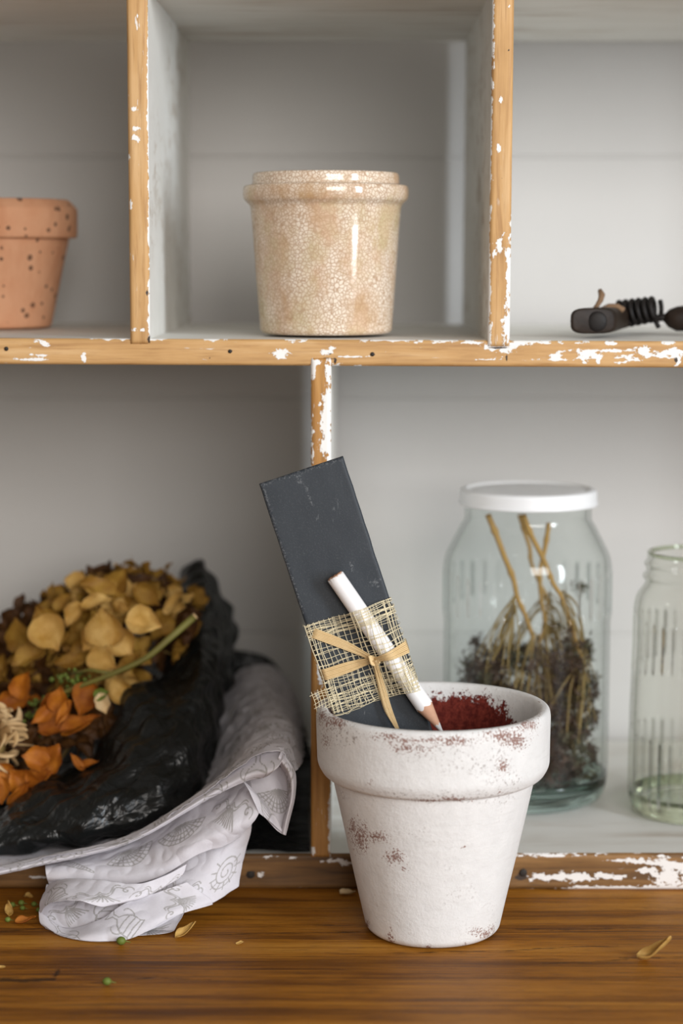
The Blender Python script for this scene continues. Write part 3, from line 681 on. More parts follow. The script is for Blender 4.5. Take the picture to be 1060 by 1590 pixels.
# raffia tie
def raffia():
    ro = thing('raffia_tie', tuple(L(*loc(580, 1024), .01)), 'pale raffia strip knotted over the scrim and pencil', 'tie')
    KN = Vector(loc(581, 1022))
    def strip(ptsuv, w, name, lift=.0010, wrapleft=False, wrapright=False, free=False, endlift=0):
        cv = catmull([(*p, ww) for p, ww in zip(ptsuv, w)], 26); m = MB(); nf = 7
        for k in range(nf):
            o = (k / (nf - 1) - .5) * 2; pts = []
            for i, (u, v, ww) in enumerate(cv):
                j = min(i + 1, 25); j0 = max(i - 1, 0); t = Vector((cv[j][0] - cv[j0][0], cv[j][1] - cv[j0][1])).normalized(); nn = Vector((-t.y, t.x))
                uu, vv = u + nn.x * o * ww, v + nn.y * o * ww
                h = (hgt(uu, vv) if not free else hgt(uu, vv) * max(0, 1 - i / 12) + .0012 + endlift * i / 25) + lift + .0002 * math.sin(k * 2.1) - .0001 * abs(o)
                pts.append(L(uu, vv, h))
            if wrapleft: pts = [L(-SW - .001, pts[0].dot(e2) - SO.dot(e2), -TH - .0008), ] + pts
            if wrapright: pts = pts + [L(SW + .001, pts[-1].dot(e2) - SO.dot(e2), -TH - .0008)]
            wm = sum(w) / len(w); m.tube(pts, [.62 * (2 * q[2] / nf) if i_ not in () else 0 for i_, q in enumerate(([cv[0]] if wrapleft else []) + cv + ([cv[-1]] if wrapright else []))], 6, True)
        return m.build(name, M['raffia'], ro)
    a, b, c, d = Vector(loc(489, 983)), Vector(loc(504, 1047)), Vector(loc(631, 1003)), Vector(loc(617, 1130))
    strip([a, a.lerp(KN, .5) + Vector((0, .0006)), KN], [.0021, .0019, .0009], 'band', wrapleft=True)
    strip([b, b.lerp(KN, .5), KN], [.0024, .0022, .0010], 'band', .0012, wrapleft=True)
    strip([KN, KN.lerp(c, .5), c], [.0010, .0018, .0025], 'band', .0012, wrapright=True)
    strip([KN, Vector(loc(592, 1062)), Vector(loc(603, 1100)), d], [.0009, .0013, .0014, .0007], 'tail', .0016, free=True, endlift=.002)
    strip([KN, Vector(loc(586, 1055)), Vector(loc(598, 1100)), Vector(loc(614, 1127))], [.0007, .0006, .0006, .0004], 'tail', .0010, free=True, endlift=.001)
    k = MB(); c0 = L(KN.x, KN.y, hgt(KN.x, KN.y) + .0018)
    for q in range(5):
        a0 = q * .5; k.tube([c0 + e1 * (.0020 * math.cos(t + a0)) + e2 * (.0016 * math.sin(t) + .0004 * (q - 2)) + SN * (.0009 * math.cos(2 * t + q)) for t in np.linspace(0, 5.6, 18)], .0006, 6)
    k.build('knot', M['raffia'], ro)
raffia()

# ================================================================ STONEWARE CROCK
def crock():
    cx = atY(506, 400, 1.0475).x; cy = 1.0475; z = Z_UP + .0002
    o = thing('stoneware_crock', (cx, cy, z), 'cream crazed glaze crock with a stepped collar in the middle compartment', 'crock')
    r = .0348
    pr = fillet([(.0001, 0), (.0325, 0), (.0345, .0016), (.0363, .026), (.0383, .055), (.0393, .0660), (.0424, .0688), (.0431, .0712), (.0431, .0742), (.0424, .0763), (.0382, .0766), (.0381, .0806), (.0376, .0824), (.0365, .0829), (.0350, .0824), (.0346, .078), (.0330, .060), (.0315, .004), (.0001, .004)], .0016, 4)
    v, f = lathe([(a, b + z) for a, b in dens(pr, .003)], cx, cy, 160)
    me = pymesh(v, f); link('body', me, M['crock'], o)
crock()
# ================================================================ SPECKLED TERRACOTTA POT
def terra():
    cy = 1.135; cx = atY(-16, 400, cy).x; z = Z_UP + .0004
    o = thing('terracotta_pot', (cx, cy, z), 'orange terracotta pot with dark speckles in the left compartment', 'flower pot')
    k = .0485 / .0485
    b = fillet([(.0001, 0), (.0325, 0), (.0340, .0014), (.0447, .050), (.0447, .052), (.040, .052), (.029, .006), (.0001, .006)], .0015)
    rm = fillet([(.0430, .0500), (.0487, .0500), (.0492, .0515), (.0494, .0660), (.0445, .0714), (.0415, .0714), (.0405, .068), (.039, .050)], .0016)
    for nm, p in (('body', b), ('rim', rm)):
        v, f = lathe([(q[0], q[1] + z) for q in dens(p, .003)], cx, cy, 128, .0004); link(nm, pymesh(v, f), M['terra'], o)
terra()
# ================================================================ OLD PRUNING TOOL
def tool():
    o = thing('old_pruning_tool', tuple(atY(960, 515, 1.06)), 'dark worn hand tool with coil spring lying in the right compartment', 'hand tool')
    # handle end facing the front, sweeping back to the right
    secs = [((921, 498), 1.030, 31, 17.5), ((921, 498), 1.0305, 36, 19.5), ((922, 498), 1.034, 38, 20), ((938, 496), 1.06, 30, 19), ((962, 492), 1.09, 25, 16), ((985, 490), 1.11, 20, 12), ((1000, 490), 1.125, 14, 8)]
    v = []; f = []; n = 28
    for (c, Y, rx, ry) in secs:
        p = atY(c[0], c[1], Y); k = Y / F
        for i in range(n):
            a = 2 * PI * i / n; cs, sn = math.cos(a), math.sin(a); e = .55
            X = math.copysign(abs(cs) ** e, cs) * rx * k; Zz = math.copysign(abs(sn) ** e, sn) * ry * k
            v.append((p.x + X, p.y + X * .35, max(Z_UP + .0006, p.z + Zz)))
    for j in range(len(secs) - 1):
        for i in range(n): f.append((j * n + i, j * n + (i + 1) % n, (j + 1) * n + (i + 1) % n, (j + 1) * n + i))
    f += [tuple(range(n))[::-1], tuple((len(secs) - 1) * n + i for i in range(n))]
    link('handle', pymesh(v, f), M['handle'], o)
    m = MB(); p = atY(927, 499, 1.0295); m.ball(tuple(p), .0050, .0012, .0052, 24, 8); link_ = m.build('end_plug', M['iron'], o)
    # coil spring
    a, b = atY(962, 488, 1.085), atY(1022, 479, 1.075); ax = (b - a).normalized(); s1 = ax.orthogonal().normalized(); s2 = ax.cross(s1)
    pts = []; turns = 6
    for i in range(turns * 22 + 1):
        t = i / (turns * 22); an = 2 * PI * turns * t; r = (.0066 - .0008 * t)
        pts.append(a.lerp(b, t) + (s1 * math.cos(an) + s2 * math.sin(an)) * r)
    m = MB(); m.tube(pts, .00135, 8); m.build('spring', M['iron'], o)
    m = MB(); m.tube([a - ax * .006, a.lerp(b, .5), b - ax * .004], .0040, 12)
    m.tube([b - ax * .012 - Vector((0, 0, .002)), atY(1023, 494, 1.075), atY(1035, 492, 1.075), atY(1044, 493, 1.075)], .0019, 8)
    m.tube([atY(1010, 488, 1.075), atY(1018, 500, 1.07), atY(1022, 508, 1.068)], .0013, 8); m.build('rod', M['iron'], o)
    m = MB(); rs = [.0018, .0048, .0066, .0070, .0072, .0068]; pp = [atY(x, y, 1.075) for x, y in ((1030, 494), (1038, 494), (1050, 496), (1070, 497), (1100, 498), (1140, 499))]
    for q, r in zip(pp, rs): q.z = max(q.z, Z_UP + r + .0004)
    m.tube(pp, rs, 16); m.build('grip', M['handle'], o)
    m = MB(); m.tube([atY(x, y, Y) for x, y, Y in ((923, 480, 1.05), (927, 474, 1.05), (932, 466, 1.05), (934, 458, 1.052), (931, 451, 1.055))], [.0013, .0012, .0015, .0018, .0012], 8)
    m.tube([atY(x, y, 1.06) for x, y in ((935, 481), (945, 476), (958, 476), (968, 482))], .0016, 8)
    m.build('twine', M['twine'], o)
tool()

# ================================================================ GLASS JARS
JY = 1.109; JX = atY(817, 1000, JY).x; JZ = Z_LO + .0006
jar = thing('lidded_glass_jar', (JX, JY, JZ), 'tall clear glass jar with white metal lid, filled with dried flower stems', 'jar')
def jarbody(parent, name, prof, cx, cy, mat, ribz, seg=160):
    v, f = lathe(prof, cx, cy, seg); me = pymesh(v, f)
    rb = []
    for p in v:
        q = 0
        for z0, z1 in ribz:
            if z0 < p[2] < z1: q = max(q, min(1, (p[2] - z0) / .004, (z1 - p[2]) / .004))
        rb.append(q)
    fattr(me, 'ribs', rb); return link(name, me, mat, parent)
def zj(y, Y=JY): return atY(817, y, Y).z
neck = zj(803); 
o_prof = fillet([(.0385, JZ + .0030), (.0430, JZ + .0045), (.0462, JZ + .012), (.0466, JZ + .02), (.0466, zj(960)), (.0472, zj(950)), (.0472, zj(885)), (.0462, zj(862)), (.0375, zj(815)), (.0352, zj(806)), (.0352, zj(770))], .006)
jarbody(jar, 'jar_body', dens(o_prof, .003), JX, JY, M['glass'], [(zj(950), zj(880))])
i_prof = [(max(.0001, r - .0022), z) for r, z in o_prof if z > JZ + .011]
jarbody(jar, 'inner_wall', dens(i_prof, .003), JX, JY, M['glass'], [])
bp = fillet([(.0001, JZ + .0022), (.030, JZ + .0016), (.036, JZ), (.0400, JZ + .0004), (.0440, JZ + .0035), (.0460, JZ + .010), (.0464, JZ + .016), (.0440, JZ + .0165), (.0430, JZ + .012), (.038, JZ + .0085), (.020, JZ + .0095), (.0001, JZ + .010)], .002)
v, f = lathe(bp, JX, JY, 128); link('jar_base', pymesh(v, f), M['base1'], jar)
lp = fillet([(.0001, zj(759)), (.0300, zj(759)), (.0310, zj(761)), (.0335, zj(761)), (.0345, zj(757)), (.0375, zj(759)), (.0383, zj(763)), (.0383, zj(778)), (.0390, zj(779)), (.0390, zj(782)), (.0375, zj(783)), (.0372, zj(765)), (.0001, zj(764))], .0008, 3)
v, f = lathe(lp, JX, JY, 128); link('lid', pymesh(v, f), M['lid'], jar)

J2Y = 1.080; J2X = atY(1079, 1000, J2Y).x
jar2 = thing('open_glass_jar', (J2X, J2Y, JZ), 'open greenish fluted glass jar without a lid at the right edge', 'jar')
def z2(y): return atY(1079, y, J2Y).z
o2 = fillet([(.030, JZ + .003), (.0345, JZ + .006), (.0352, JZ + .012), (.0350, z2(1100)), (.0338, z2(1000)), (.0338, z2(945)), (.0325, z2(925)), (.0290, z2(912)), (.0276, z2(905)), (.0276, z2(900)), (.0292, z2(897)), (.0292, z2(893)), (.0270, z2(888)), (.0272, z2(880)), (.0284, z2(878)), (.0284, z2(874)), (.0268, z2(870)), (.0268, z2(862)), (.0262, z2(860))], .003)
jarbody(jar2, 'jar_body', dens(o2, .002), J2X, J2Y, M['glass2'], [(z2(1040), z2(955)), (JZ + .004, z2(1130))])
jarbody(jar2, 'inner_wall', dens([(max(.0001, r - .0022), z) for r, z in o2 if z > JZ + .010], .003), J2X, J2Y, M['glass2'], [])
bp = fillet([(.0001, JZ + .0025), (.024, JZ + .002), (.029, JZ), (.0320, JZ + .0004), (.0345, JZ + .005), (.0350, JZ + .012), (.0325, JZ + .0125), (.030, JZ + .009), (.018, JZ + .0085), (.0001, JZ + .009)], .002)
v, f = lathe(bp, J2X, J2Y, 128); link('jar_base', pymesh(v, f), M['base2'], jar2)
rg = MB(); rr = fillet([(.0262, z2(862)), (.0270, z2(859)), (.0270, z2(857)), (.0258, z2(855.5)), (.0246, z2(857)), (.0246, z2(862))], .0006, 3); v, f = lathe(rr, J2X, J2Y, 96); link('lip', pymesh(v, f), M['base2'], jar2)

# dried sprigs standing upside down in the jar
def clampjar(p, r=.0405):
    d = Vector((p.x - JX, p.y - JY)); zz = max(p.z, JZ + .0125)
    rr = r if zz < zj(870) else r - (zz - zj(870)) / (zj(800) - zj(870)) * (r - .030)
    if d.length > rr: d *= rr / d.length
    return Vector((JX + d.x, JY + d.y, zz))
def fuzz(m, c, n, rad, size, down=.3):
    for _ in range(n):
        d = Vector((random.gauss(0, 1), random.gauss(0, 1), random.gauss(0, 1) - down)).normalized()
        b = clampjar(c + d * rad * U(.1, 1)); t = Vector((random.gauss(0, 1), random.gauss(0, 1), random.gauss(0, 1))).normalized()
        w = t.cross(d).normalized() * size * U(.25, .5); l = t * size * U(.8, 1.6)
        m.add([b - w, b + w, b + l + w * .4, b + l - w * .4], [(0, 1, 2, 3)])
def sprigs():
    random.seed(5)
    spec = [
        ('dried flower sprig with the bent ochre stem on the jar\'s left side', [(757, 799), (770, 830), (783, 865), (797, 900), (803, 928), (815, 955), (828, 992)], 1.095, .0017,
         [((800, 940), [(735, 1040), (745, 1060), (757, 1075), (770, 1050), (790, 1080), (775, 1090)]), ((828, 992), [(790, 1080), (800, 1110), (778, 1095), (812, 1120)])]),
        ('dried flower sprig with a long ochre stem slanting right in the jar', [(812, 799), (824, 830), (845, 872), (858, 905), (873, 930), (888, 975), (904, 1030)], 1.088, .0015,
         [((873, 930), [(912, 990), (900, 1020), (925, 1060)]), ((904, 1030), [(925, 1120), (915, 1150), (870, 1090), (895, 1140), (850, 1130)])]),
        ('dried flower sprig with the straight upright stem in the jar\'s middle', [(852, 812), (846, 850), (838, 890), (840, 930), (846, 968), (836, 1000)], 1.112, .0014,
         [((846, 960), [(870, 1040), (885, 1070), (860, 1100), (900, 1060)]), ((836, 1000), [(830, 1090), (845, 1130), (815, 1100), (855, 1120), (825, 1150), (872, 1150)])]),
        ('dried flower sprig with the dark short stem behind the others in jar', [(806, 799), (814, 825), (822, 850), (824, 872), (835, 900), (850, 935), (845, 975)], 1.128, .0013,
         [((850, 935), [(800, 1010), (880, 1000), (905, 1010), (780, 1030), (865, 1060)]), ((845, 975), [(890, 1180), (870, 1200), (910, 1180), (850, 1190)])])]
    for si, (lab, path, Y, r, br) in enumerate(spec):
        o = thing('dried_flower_sprig', (JX, JY, JZ + .012), lab, 'dried flower', 'dried flower sprigs in the lidded jar')
        m = MB(); pp = [clampjar(atY(x, y, Y)) for x, y in path]; cv = [Vector(q) for q in catmull(pp, 30)]
        m.tube(cv, [r * (1 - .35 * i / 29) * (1.35 if i % 9 == 4 else 1) for i in range(30)], 8); m.build('stem', M['stem'], o)
        tw = MB(); bl = MB(); b2 = MB(); ends = []
        for (nd, es) in br:
            for (ex, ey) in es:
                for k in range(3):
                    yy = Y + U(-.030, .030); a = clampjar(atY(nd[0] + U(-4, 4), nd[1] + U(-18, 8), Y)); b = clampjar(atY(ex + U(-9, 9), ey + U(-12, 14), yy))
                    mid = (a + b) / 2 + Vector((U(-.003, .003), U(-.003, .003), .006))
                    tw.tube([Vector(q) for q in catmull([a, mid, b], 9)], .00042, 5, False); ends.append(b)
        tw.build('twig', M['twig'], o)
        for e in ends:
            fuzz(bl if R_() < .6 else b2, e, 26, .0055, .0020)
            e2_ = clampjar(e + Vector((U(-.008, .008), U(-.01, .01), U(-.028, -.008)))); fuzz(bl if R_() < .7 else b2, e2_, 34, .0075, .0022)
        for q in range(34):
            e = clampjar(Vector((JX + U(-.034, .034), JY + U(-.034, .034), JZ + U(.018, .085)))); fuzz(bl if R_() < .75 else b2, e, 46, .0085, .0024)
            t_ = clampjar(e + Vector((U(-.01, .01), U(-.01, .01), .03)))
        for q in ((900, 900), (912, 1000), (862, 960), (770, 1050), (905, 990), (845, 905))[si:si + 2]:
            fuzz(b2, clampjar(atY(q[0], q[1] + 10, 1.12)), 40, .006, .0020)
        bl.build('flower_cluster', M['bloom'], o)['kind'] = 'stuff'; b2.build('leaf_cluster', M['bloom2'], o)['kind'] = 'stuff'
sprigs()

# ================================================================ BLACK WRAP AND PRINTED TISSUE
def surf(rows, nu, nv):
    """rows of (px,py,Y) control points -> dense (nv x nu) grid of world points"""
    n = max(len(r) for r in rows)
    R2 = [catmull([tuple(atY(*p)) for p in r], nu) for r in rows]
    out = np.zeros((nv, nu, 3))
    for i in range(nu):
        c = catmull([r[i] for r in R2], nv)
        for j in range(nv): out[j, i] = c[j]
    return out
def gridnormals(g):
    du = np.gradient(g, axis=1); dv = np.gradient(g, axis=0); n = np.cross(du, dv); return n / (np.linalg.norm(n, axis=2, keepdims=True) + 1e-12)
def ridge(x, y, z):
    s = 0; a = 1; fq = 1
    for k in range(3):
        s += a * (1 - 2.2 * abs(mnoise.noise(Vector((x * fq, y * fq, z * fq + k * 7))))); a *= .55; fq *= 1.9
    return s
def folds(seed, n=8, f0=22, f1=85):
    r = random.Random(seed); out = []
    for k in range(n):
        d = Vector((r.gauss(0, 1), r.gauss(0, 1), r.gauss(0, 1))).normalized(); fq = f0 * (f1 / f0) ** (k / (n - 1)); out.append((d * fq, r.random(), (f0 / fq) ** .8))
    return out
FD = folds(5, 11, 18, 110)
def ridge(x, y, z):
    p = Vector((x, y, z)) / 42; w = Vector((mnoise.noise(p * 24), mnoise.noise(p * 24 + Vector((5, 5, 5))), mnoise.noise(p * 24 - Vector((7, 3, 1))))) * .007; p = p + w; s = 0
    for d, ph, a in FD:
        t = p.dot(d) + ph; t -= math.floor(t); s += a * (abs(t - .5) * 2 - .5)
    return s * .8 + .4
def crumple(g, amp, sc, lo=.022, seed=0, wfun=None):
    n = gridnormals(g); nv, nu = g.shape[:2]; out = g.copy()
    for j in range(nv):
        for i in range(nu):
            p = g[j, i]; d = ridge(p[0] * sc + seed, p[1] * sc, p[2] * sc) - .4
            w = 1 if wfun is None else wfun(i / (nu - 1), j / (nv - 1))
            out[j, i] = p + n[j, i] * d * amp * w
    out[..., 2] = np.maximum(out[..., 2], lo); return out
def gridmesh(gs, attrs=None):
    v = []; f = []; at = []
    for gi, g in enumerate(gs):
        nv, nu = g.shape[:2]; o = len(v); v += [tuple(p) for p in g.reshape(-1, 3)]
        f += [(o + j * nu + i, o + j * nu + i + 1, o + (j + 1) * nu + i + 1, o + (j + 1) * nu + i) for j in range(nv - 1) for i in range(nu - 1)]
        if attrs: at += list(attrs[gi].reshape(-1))
    return pymesh(v, f), at
BW = dict(
    a=[(-90, 1215, 1.16), (0, 1205, 1.16), (80, 1190, 1.17), (160, 1160, 1.18), (220, 1120, 1.19), (262, 1050, 1.20), (280, 960, 1.21)],
    b=[(-90, 1245, 1.10), (0, 1238, 1.10), (80, 1215, 1.10), (150, 1180, 1.11), (205, 1110, 1.12), (255, 1040, 1.15), (282, 930, 1.19)],
    c=[(-90, 1262, 1.03), (0, 1250, 1.03), (80, 1218, 1.03), (155, 1172, 1.04), (212, 1078, 1.06), (262, 1050, 1.10), (290, 884, 1.19)],
    d=[(-90, 1300, .997), (0, 1286, .995), (100, 1256, .990), (190, 1220, .995), (258, 1150, 1.015), (306, 1070, 1.06), (320, 868, 1.19)],
    e=[(-90, 1328, .990), (0, 1316, .985), (110, 1298, .982), (210, 1278, .985), (284, 1240, 1.0), (326, 1140, 1.06), (350, 915, 1.19)],
    f=[(-90, 1338, 1.02), (0, 1332, 1.02), (110, 1308, 1.01), (212, 1288, 1.02), (294, 1254, 1.03), (332, 1170, 1.08), (364, 990, 1.20)],
    g=[(-90, 1320, 1.06), (0, 1318, 1.06), (110, 1295, 1.06), (212, 1270, 1.06), (296, 1230, 1.07), (334, 1130, 1.12), (352, 1040, 1.22)])
g_ = surf([BW[k] for k in 'abcdefg'], 420, 260)
g_ = crumple(g_, .0046, 42, .0225, 3)
g2 = surf([[(-90, 1215, 1.16), (80, 1190, 1.17), (200, 1140, 1.19), (280, 1000, 1.215)], [(-90, 1130, 1.20), (80, 1120, 1.20), (200, 1080, 1.21), (285, 960, 1.222)], [(-90, 1050, 1.222), (80, 1040, 1.225), (200, 1020, 1.226), (288, 920, 1.228)]], 90, 40)
g2 = crumple(g2, .0015, 40, .0225, 8)
tl_ = surf([[(352, 1040, 1.19), (366, 1028, 1.19), (376, 1014, 1.19)], [(350, 1060, 1.19), (364, 1046, 1.19), (378, 1022, 1.19)]], 12, 6)
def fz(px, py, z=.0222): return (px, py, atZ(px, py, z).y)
g_shade = surf([[fz(300, 1323), fz(380, 1321), fz(440, 1320), fz(481, 1319)], [fz(300, 1270), fz(380, 1265), fz(440, 1262), fz(479, 1260)], [fz(300, 1200), fz(380, 1192), fz(440, 1190), fz(484, 1188)],
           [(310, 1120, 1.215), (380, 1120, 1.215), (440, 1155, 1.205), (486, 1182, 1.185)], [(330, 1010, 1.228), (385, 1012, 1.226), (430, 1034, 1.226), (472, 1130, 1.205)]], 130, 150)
g_shade = crumple(g_shade, .0013, 42, .0212, 11)  # added dark sheet standing in for shade under the tissue; wrap lobe behind
me, _ = gridmesh([g_, g2, tl_, g_shade])
bw = tag(link('black_wrapping', me, M['black'], None, (-.13, 1.08, .022)), 'crumpled black crinkly wrapping around the dried hydrangeas, with an added dark sheet for shade under tissue', 'wrapping')
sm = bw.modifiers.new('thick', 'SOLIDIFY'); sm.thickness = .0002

# printed motifs: thin line drawings (shells, urns, scrolls, chains) as an ink value per vertex
def motif(kind, cx, cy, s, rot):
    L_ = []
    def add(fn, a, b, n=40): L_.append([fn(a + (b - a) * i / n) for i in range(n + 1)])
    if kind == 0:       # spiral shell
        add(lambda t: ((.12 + t * .10) * math.cos(t * 2) * .9, (.12 + t * .10) * math.sin(t * 2) * .8), 0, 8, 80)
        for k in range(10): a = k * .5; add(lambda t, a=a: ((.55 + t * .4) * math.cos(a), (.5 + t * .35) * math.sin(a)), 0, 1, 4)
    if kind == 1:       # urn / goblet
        pf = [(.0, -.9), (.35, -.9), (.3, -.8), (.08, -.6), (.08, -.25), (.35, 0), (.55, .35), (.5, .75), (.6, .9), (0, .9)]
        for sg in (1, -1): L_.append([(sg * x, y) for x, y in pf])
        for yy in (.75, .5, .2): L_.append([(-.5, yy), (0, yy - .08), (.5, yy)])
        for sg in (1, -1): add(lambda t, sg=sg: (sg * (.5 + .25 * math.sin(t)), .1 + .3 * math.cos(t)), 0, PI, 16)
    if kind == 2:       # scrollwork
        for sg in (1, -1):
            add(lambda t, sg=sg: (sg * (t * .22), .18 * math.sin(t * 1.6)), 0, 4, 40); add(lambda t, sg=sg: (sg * (.88 + .05 * t * math.cos(t * 1.4)), .1 + .05 * t * math.sin(t * 1.4)), 0, 5, 40)
            add(lambda t, sg=sg: (sg * (t * .22), .1 + .18 * math.sin(t * 1.6) - .22), 0, 3.6, 30)
        for k in range(9): add(lambda t, k=k: ((k - 4) * .16 * t, .7 * t), .2, 1, 6)
    if kind == 3:       # fan shell
        for k in range(13): a = PI * (.1 + .8 * k / 12); add(lambda t, a=a: (t * math.cos(a), t * math.sin(a) - .3), .05, 1, 10)
        for q in (.6, .8, 1.0): add(lambda t, q=q: (q * math.cos(t), q * math.sin(t) - .3), .3, PI - .3, 30)
    if kind == 4:       # chain with pendant
        for k in range(7): add(lambda t, k=k: (.10 * math.cos(t), -.9 + k * .27 + .13 * math.sin(t)), 0, 2 * PI, 16)
        L_.append([(-.4, -1), (-.1, -.92), (.3, -1), (.45, -1.05)]); L_.append([(-.5, .9), (-.1, .7), (.2, 1), (.5, .8)])
    if kind == 5:       # ammonite pair of rings
        for q in (.25, .4, .55, .7): add(lambda t, q=q: (q * math.cos(t) * 1.1 - .2, q * math.sin(t)), 0, 2 * PI, 40)
        for q in (.3, .5): add(lambda t, q=q: (q * math.cos(t) * .8 + .75, q * math.sin(t)), 0, 2 * PI, 30)
    if kind == 6:       # long shell
        for k in range(12): add(lambda t, k=k: (-1 + k * .17 + .12 * math.sin(t), (.42 - .03 * k) * math.cos(t)), 0, PI, 10)
        L_.append([(-1, .42), (1, .05)]); L_.append([(-1, -.42), (1, -.05)])
    cr, sr = math.cos(rot), math.sin(rot)
    return [[(cx + s * (x * cr - y * sr), cy + s * (x * sr + y * cr)) for x, y in l] for l in L_]
def inkmap(w, h, res, lines, width):
    im = np.zeros((int(h / res) + 1, int(w / res) + 1), np.float32); k = int(width / res) + 2
    for l in lines:
        for (x0, y0), (x1, y1) in zip(l[:-1], l[1:]):
            n = max(1, int(math.hypot(x1 - x0, y1 - y0) / res))
            for q in range(n):
                x = x0 + (x1 - x0) * q / n; y = y0 + (y1 - y0) * q / n; i, j = int(x / res), int(y / res)
                for dj in range(-k, k + 1):
                    for di in range(-k, k + 1):
                        a, b = i + di, j + dj
                        if 0 <= a < im.shape[1] and 0 <= b < im.shape[0]:
                            d = math.hypot(a * res - x, b * res - y); im[b, a] = max(im[b, a], max(0, 1 - d / width))
    return im
def inked(g, seed, size=.0125, density=.028):
    """lay motifs over a grid surface using arc length coordinates"""
    nv, nu = g.shape[:2]; us = np.concatenate([[0], np.cumsum(np.linalg.norm(np.diff(g[nv // 2], axis=0), axis=1))])
    vs = np.concatenate([[0], np.cumsum(np.linalg.norm(np.diff(g[:, nu // 2], axis=0), axis=1))])
    w, h = us[-1], vs[-1]; rnd = random.Random(seed); ln = []
    ny = max(1, round(h / density)); nx = max(1, round(w / density))
    for j in range(ny):
        for i in range(nx):
            ln += motif(rnd.choice((0, 1, 2, 2, 3, 4, 6, 1, 2)), (i + .5 + .25 * (j % 2) + rnd.uniform(-.12, .12)) * w / nx, (j + .5 + rnd.uniform(-.1, .1)) * h / ny, size * rnd.uniform(.8, 1.15), rnd.uniform(-.9, .9))
    im = inkmap(w, h, .0003, ln, .00055)
    J = np.clip((vs / .0003).astype(int), 0, im.shape[0] - 1); I = np.clip((us / .0003).astype(int), 0, im.shape[1] - 1)
    return im[np.ix_(J, I)]
def soft(g, amp, sc, lo, seed):
    n = gridnormals(g); nv, nu = g.shape[:2]
    for j in range(nv):
        for i in range(nu):
            p = g[j, i]; q = Vector((p[0] * sc + seed, p[1] * sc, p[2] * sc))
            g[j, i] = p + n[j, i] * amp * (mnoise.noise(q) + .45 * (1 - 2 * abs(mnoise.noise(q * 2.3))))
    g[..., 2] = np.maximum(g[..., 2], lo); return g
# A: sheet lying in the compartment under the black wrap, ending in the bright folded edge
A = surf([[(-90, 1330, 1.10), (60, 1320, 1.10), (200, 1240, 1.15), (330, 1080, 1.19), (400, 1030, 1.20), (452, 1060, 1.20), (470, 1110, 1.19)],
          [(-90, 1338, 1.06), (60, 1326, 1.06), (200, 1280, 1.08), (330, 1150, 1.11), (395, 1078, 1.13), (450, 1098, 1.12), (472, 1150, 1.11)],
          [(-90, 1352, 1.01), (60, 1330, 1.0), (200, 1292, 1.01), (320, 1215, 1.03), (395, 1130, 1.05), (450, 1125, 1.04), (470, 1180, 1.03)],
          [(-90, 1368, .965), (60, 1334, .965), (200, 1300, .96), (320, 1228, .956), (400, 1172, .952), (440, 1166, .950), (459, 1200, .950)]], 420, 170)
# B: the turned-over edge: thin at the left, opening into the triangular pocket on the right
Bs = surf([[(-90, 1365, .970), (60, 1331, .970), (200, 1296, .966), (320, 1222, .964), (380, 1180, .962), (425, 1160, .960), (441, 1160, .957)],
           [(-90, 1373, .9635), (60, 1340, .9635), (200, 1305, .9585), (320, 1236, .953), (380, 1203, .948), (425, 1193, .944), (440, 1178, .944)],
           [(-90, 1377, .965), (60, 1345, .965), (200, 1310, .960), (320, 1243, .955), (380, 1214, .950), (415, 1205, .950), (438, 1180, .950)]], 300, 24)
# right side strip going down to the tip
Rt = surf([[(436, 1166, .950), (452, 1185, .952), (460, 1205, .953), (458, 1240, .953), (450, 1275, .951), (444, 1297, .950)],
           [(432, 1176, .946), (447, 1196, .948), (453, 1215, .949), (452, 1242, .949), (445, 1270, .948), (440, 1296, .948)],
           [(428, 1182, .955), (442, 1200, .957), (446, 1220, .957), (446, 1245, .956), (440, 1272, .953), (436, 1292, .950)]], 70, 16)
# inner shaded wall of the pocket and the left wing of the triangle
In = surf([[(375, 1206, .972), (400, 1198, .972), (425, 1188, .970), (445, 1196, .960)], [(385, 1224, .966), (410, 1225, .966), (432, 1228, .966), (452, 1228, .957)], [(400, 1250, .957), (418, 1262, .957), (434, 1270, .957), (449, 1266, .954)], [(414, 1272, .952), (425, 1284, .951), (436, 1293, .950), (444, 1297, .950)]], 90, 110)
Wg = surf([[(372, 1208, .952), (385, 1226, .948), (402, 1262, .946)], [(392, 1226, .951), (404, 1244, .949), (412, 1270, .948)], [(415, 1250, .953), (420, 1262, .952), (426, 1282, .950)], [(432, 1276, .952), (436, 1286, .951), (442, 1297, .950)]], 60, 70)
# C: middle layer under the bright edge
Cc = surf([[(70, 1338, .985), (130, 1322, .985), (220, 1300, .98), (310, 1245, .975), (355, 1222, .972), (385, 1205, .968)],
           [(70, 1345, .968), (130, 1340, .966), (220, 1325, .962), (310, 1275, .958), (355, 1250, .956), (392, 1228, .956)],
           [(72, 1362, .962), (140, 1360, .958), (230, 1350, .952), (305, 1305, .948), (345, 1290, .946), (402, 1262, .946)],
           [(76, 1376, .966), (150, 1380, .956), (240, 1364, .950), (305, 1328, .948), (348, 1314, .950), (372, 1300, .952)]], 330, 120)
# D: the lowest layer, falling over the board's edge on to the table
Dd = surf([[(72, 1372, .966), (150, 1372, .962), (240, 1360, .962), (305, 1325, .962), (350, 1300, .965), (392, 1262, .970)],
           [(66, 1398, .952), (150, 1388, .952), (240, 1378, .953), (305, 1350, .955), (350, 1322, .960), (388, 1300, .968)],
           [(60, 1420, .945), (140, 1425, .935), (225, 1415, .940), (300, 1385, .948), (345, 1365, .956), (376, 1345, .965)],
           [(80, 1448, .936), (150, 1458, .926), (215, 1452, .927), (290, 1415, .945), (335, 1400, .952), (370, 1376, .963)]], 340, 170)
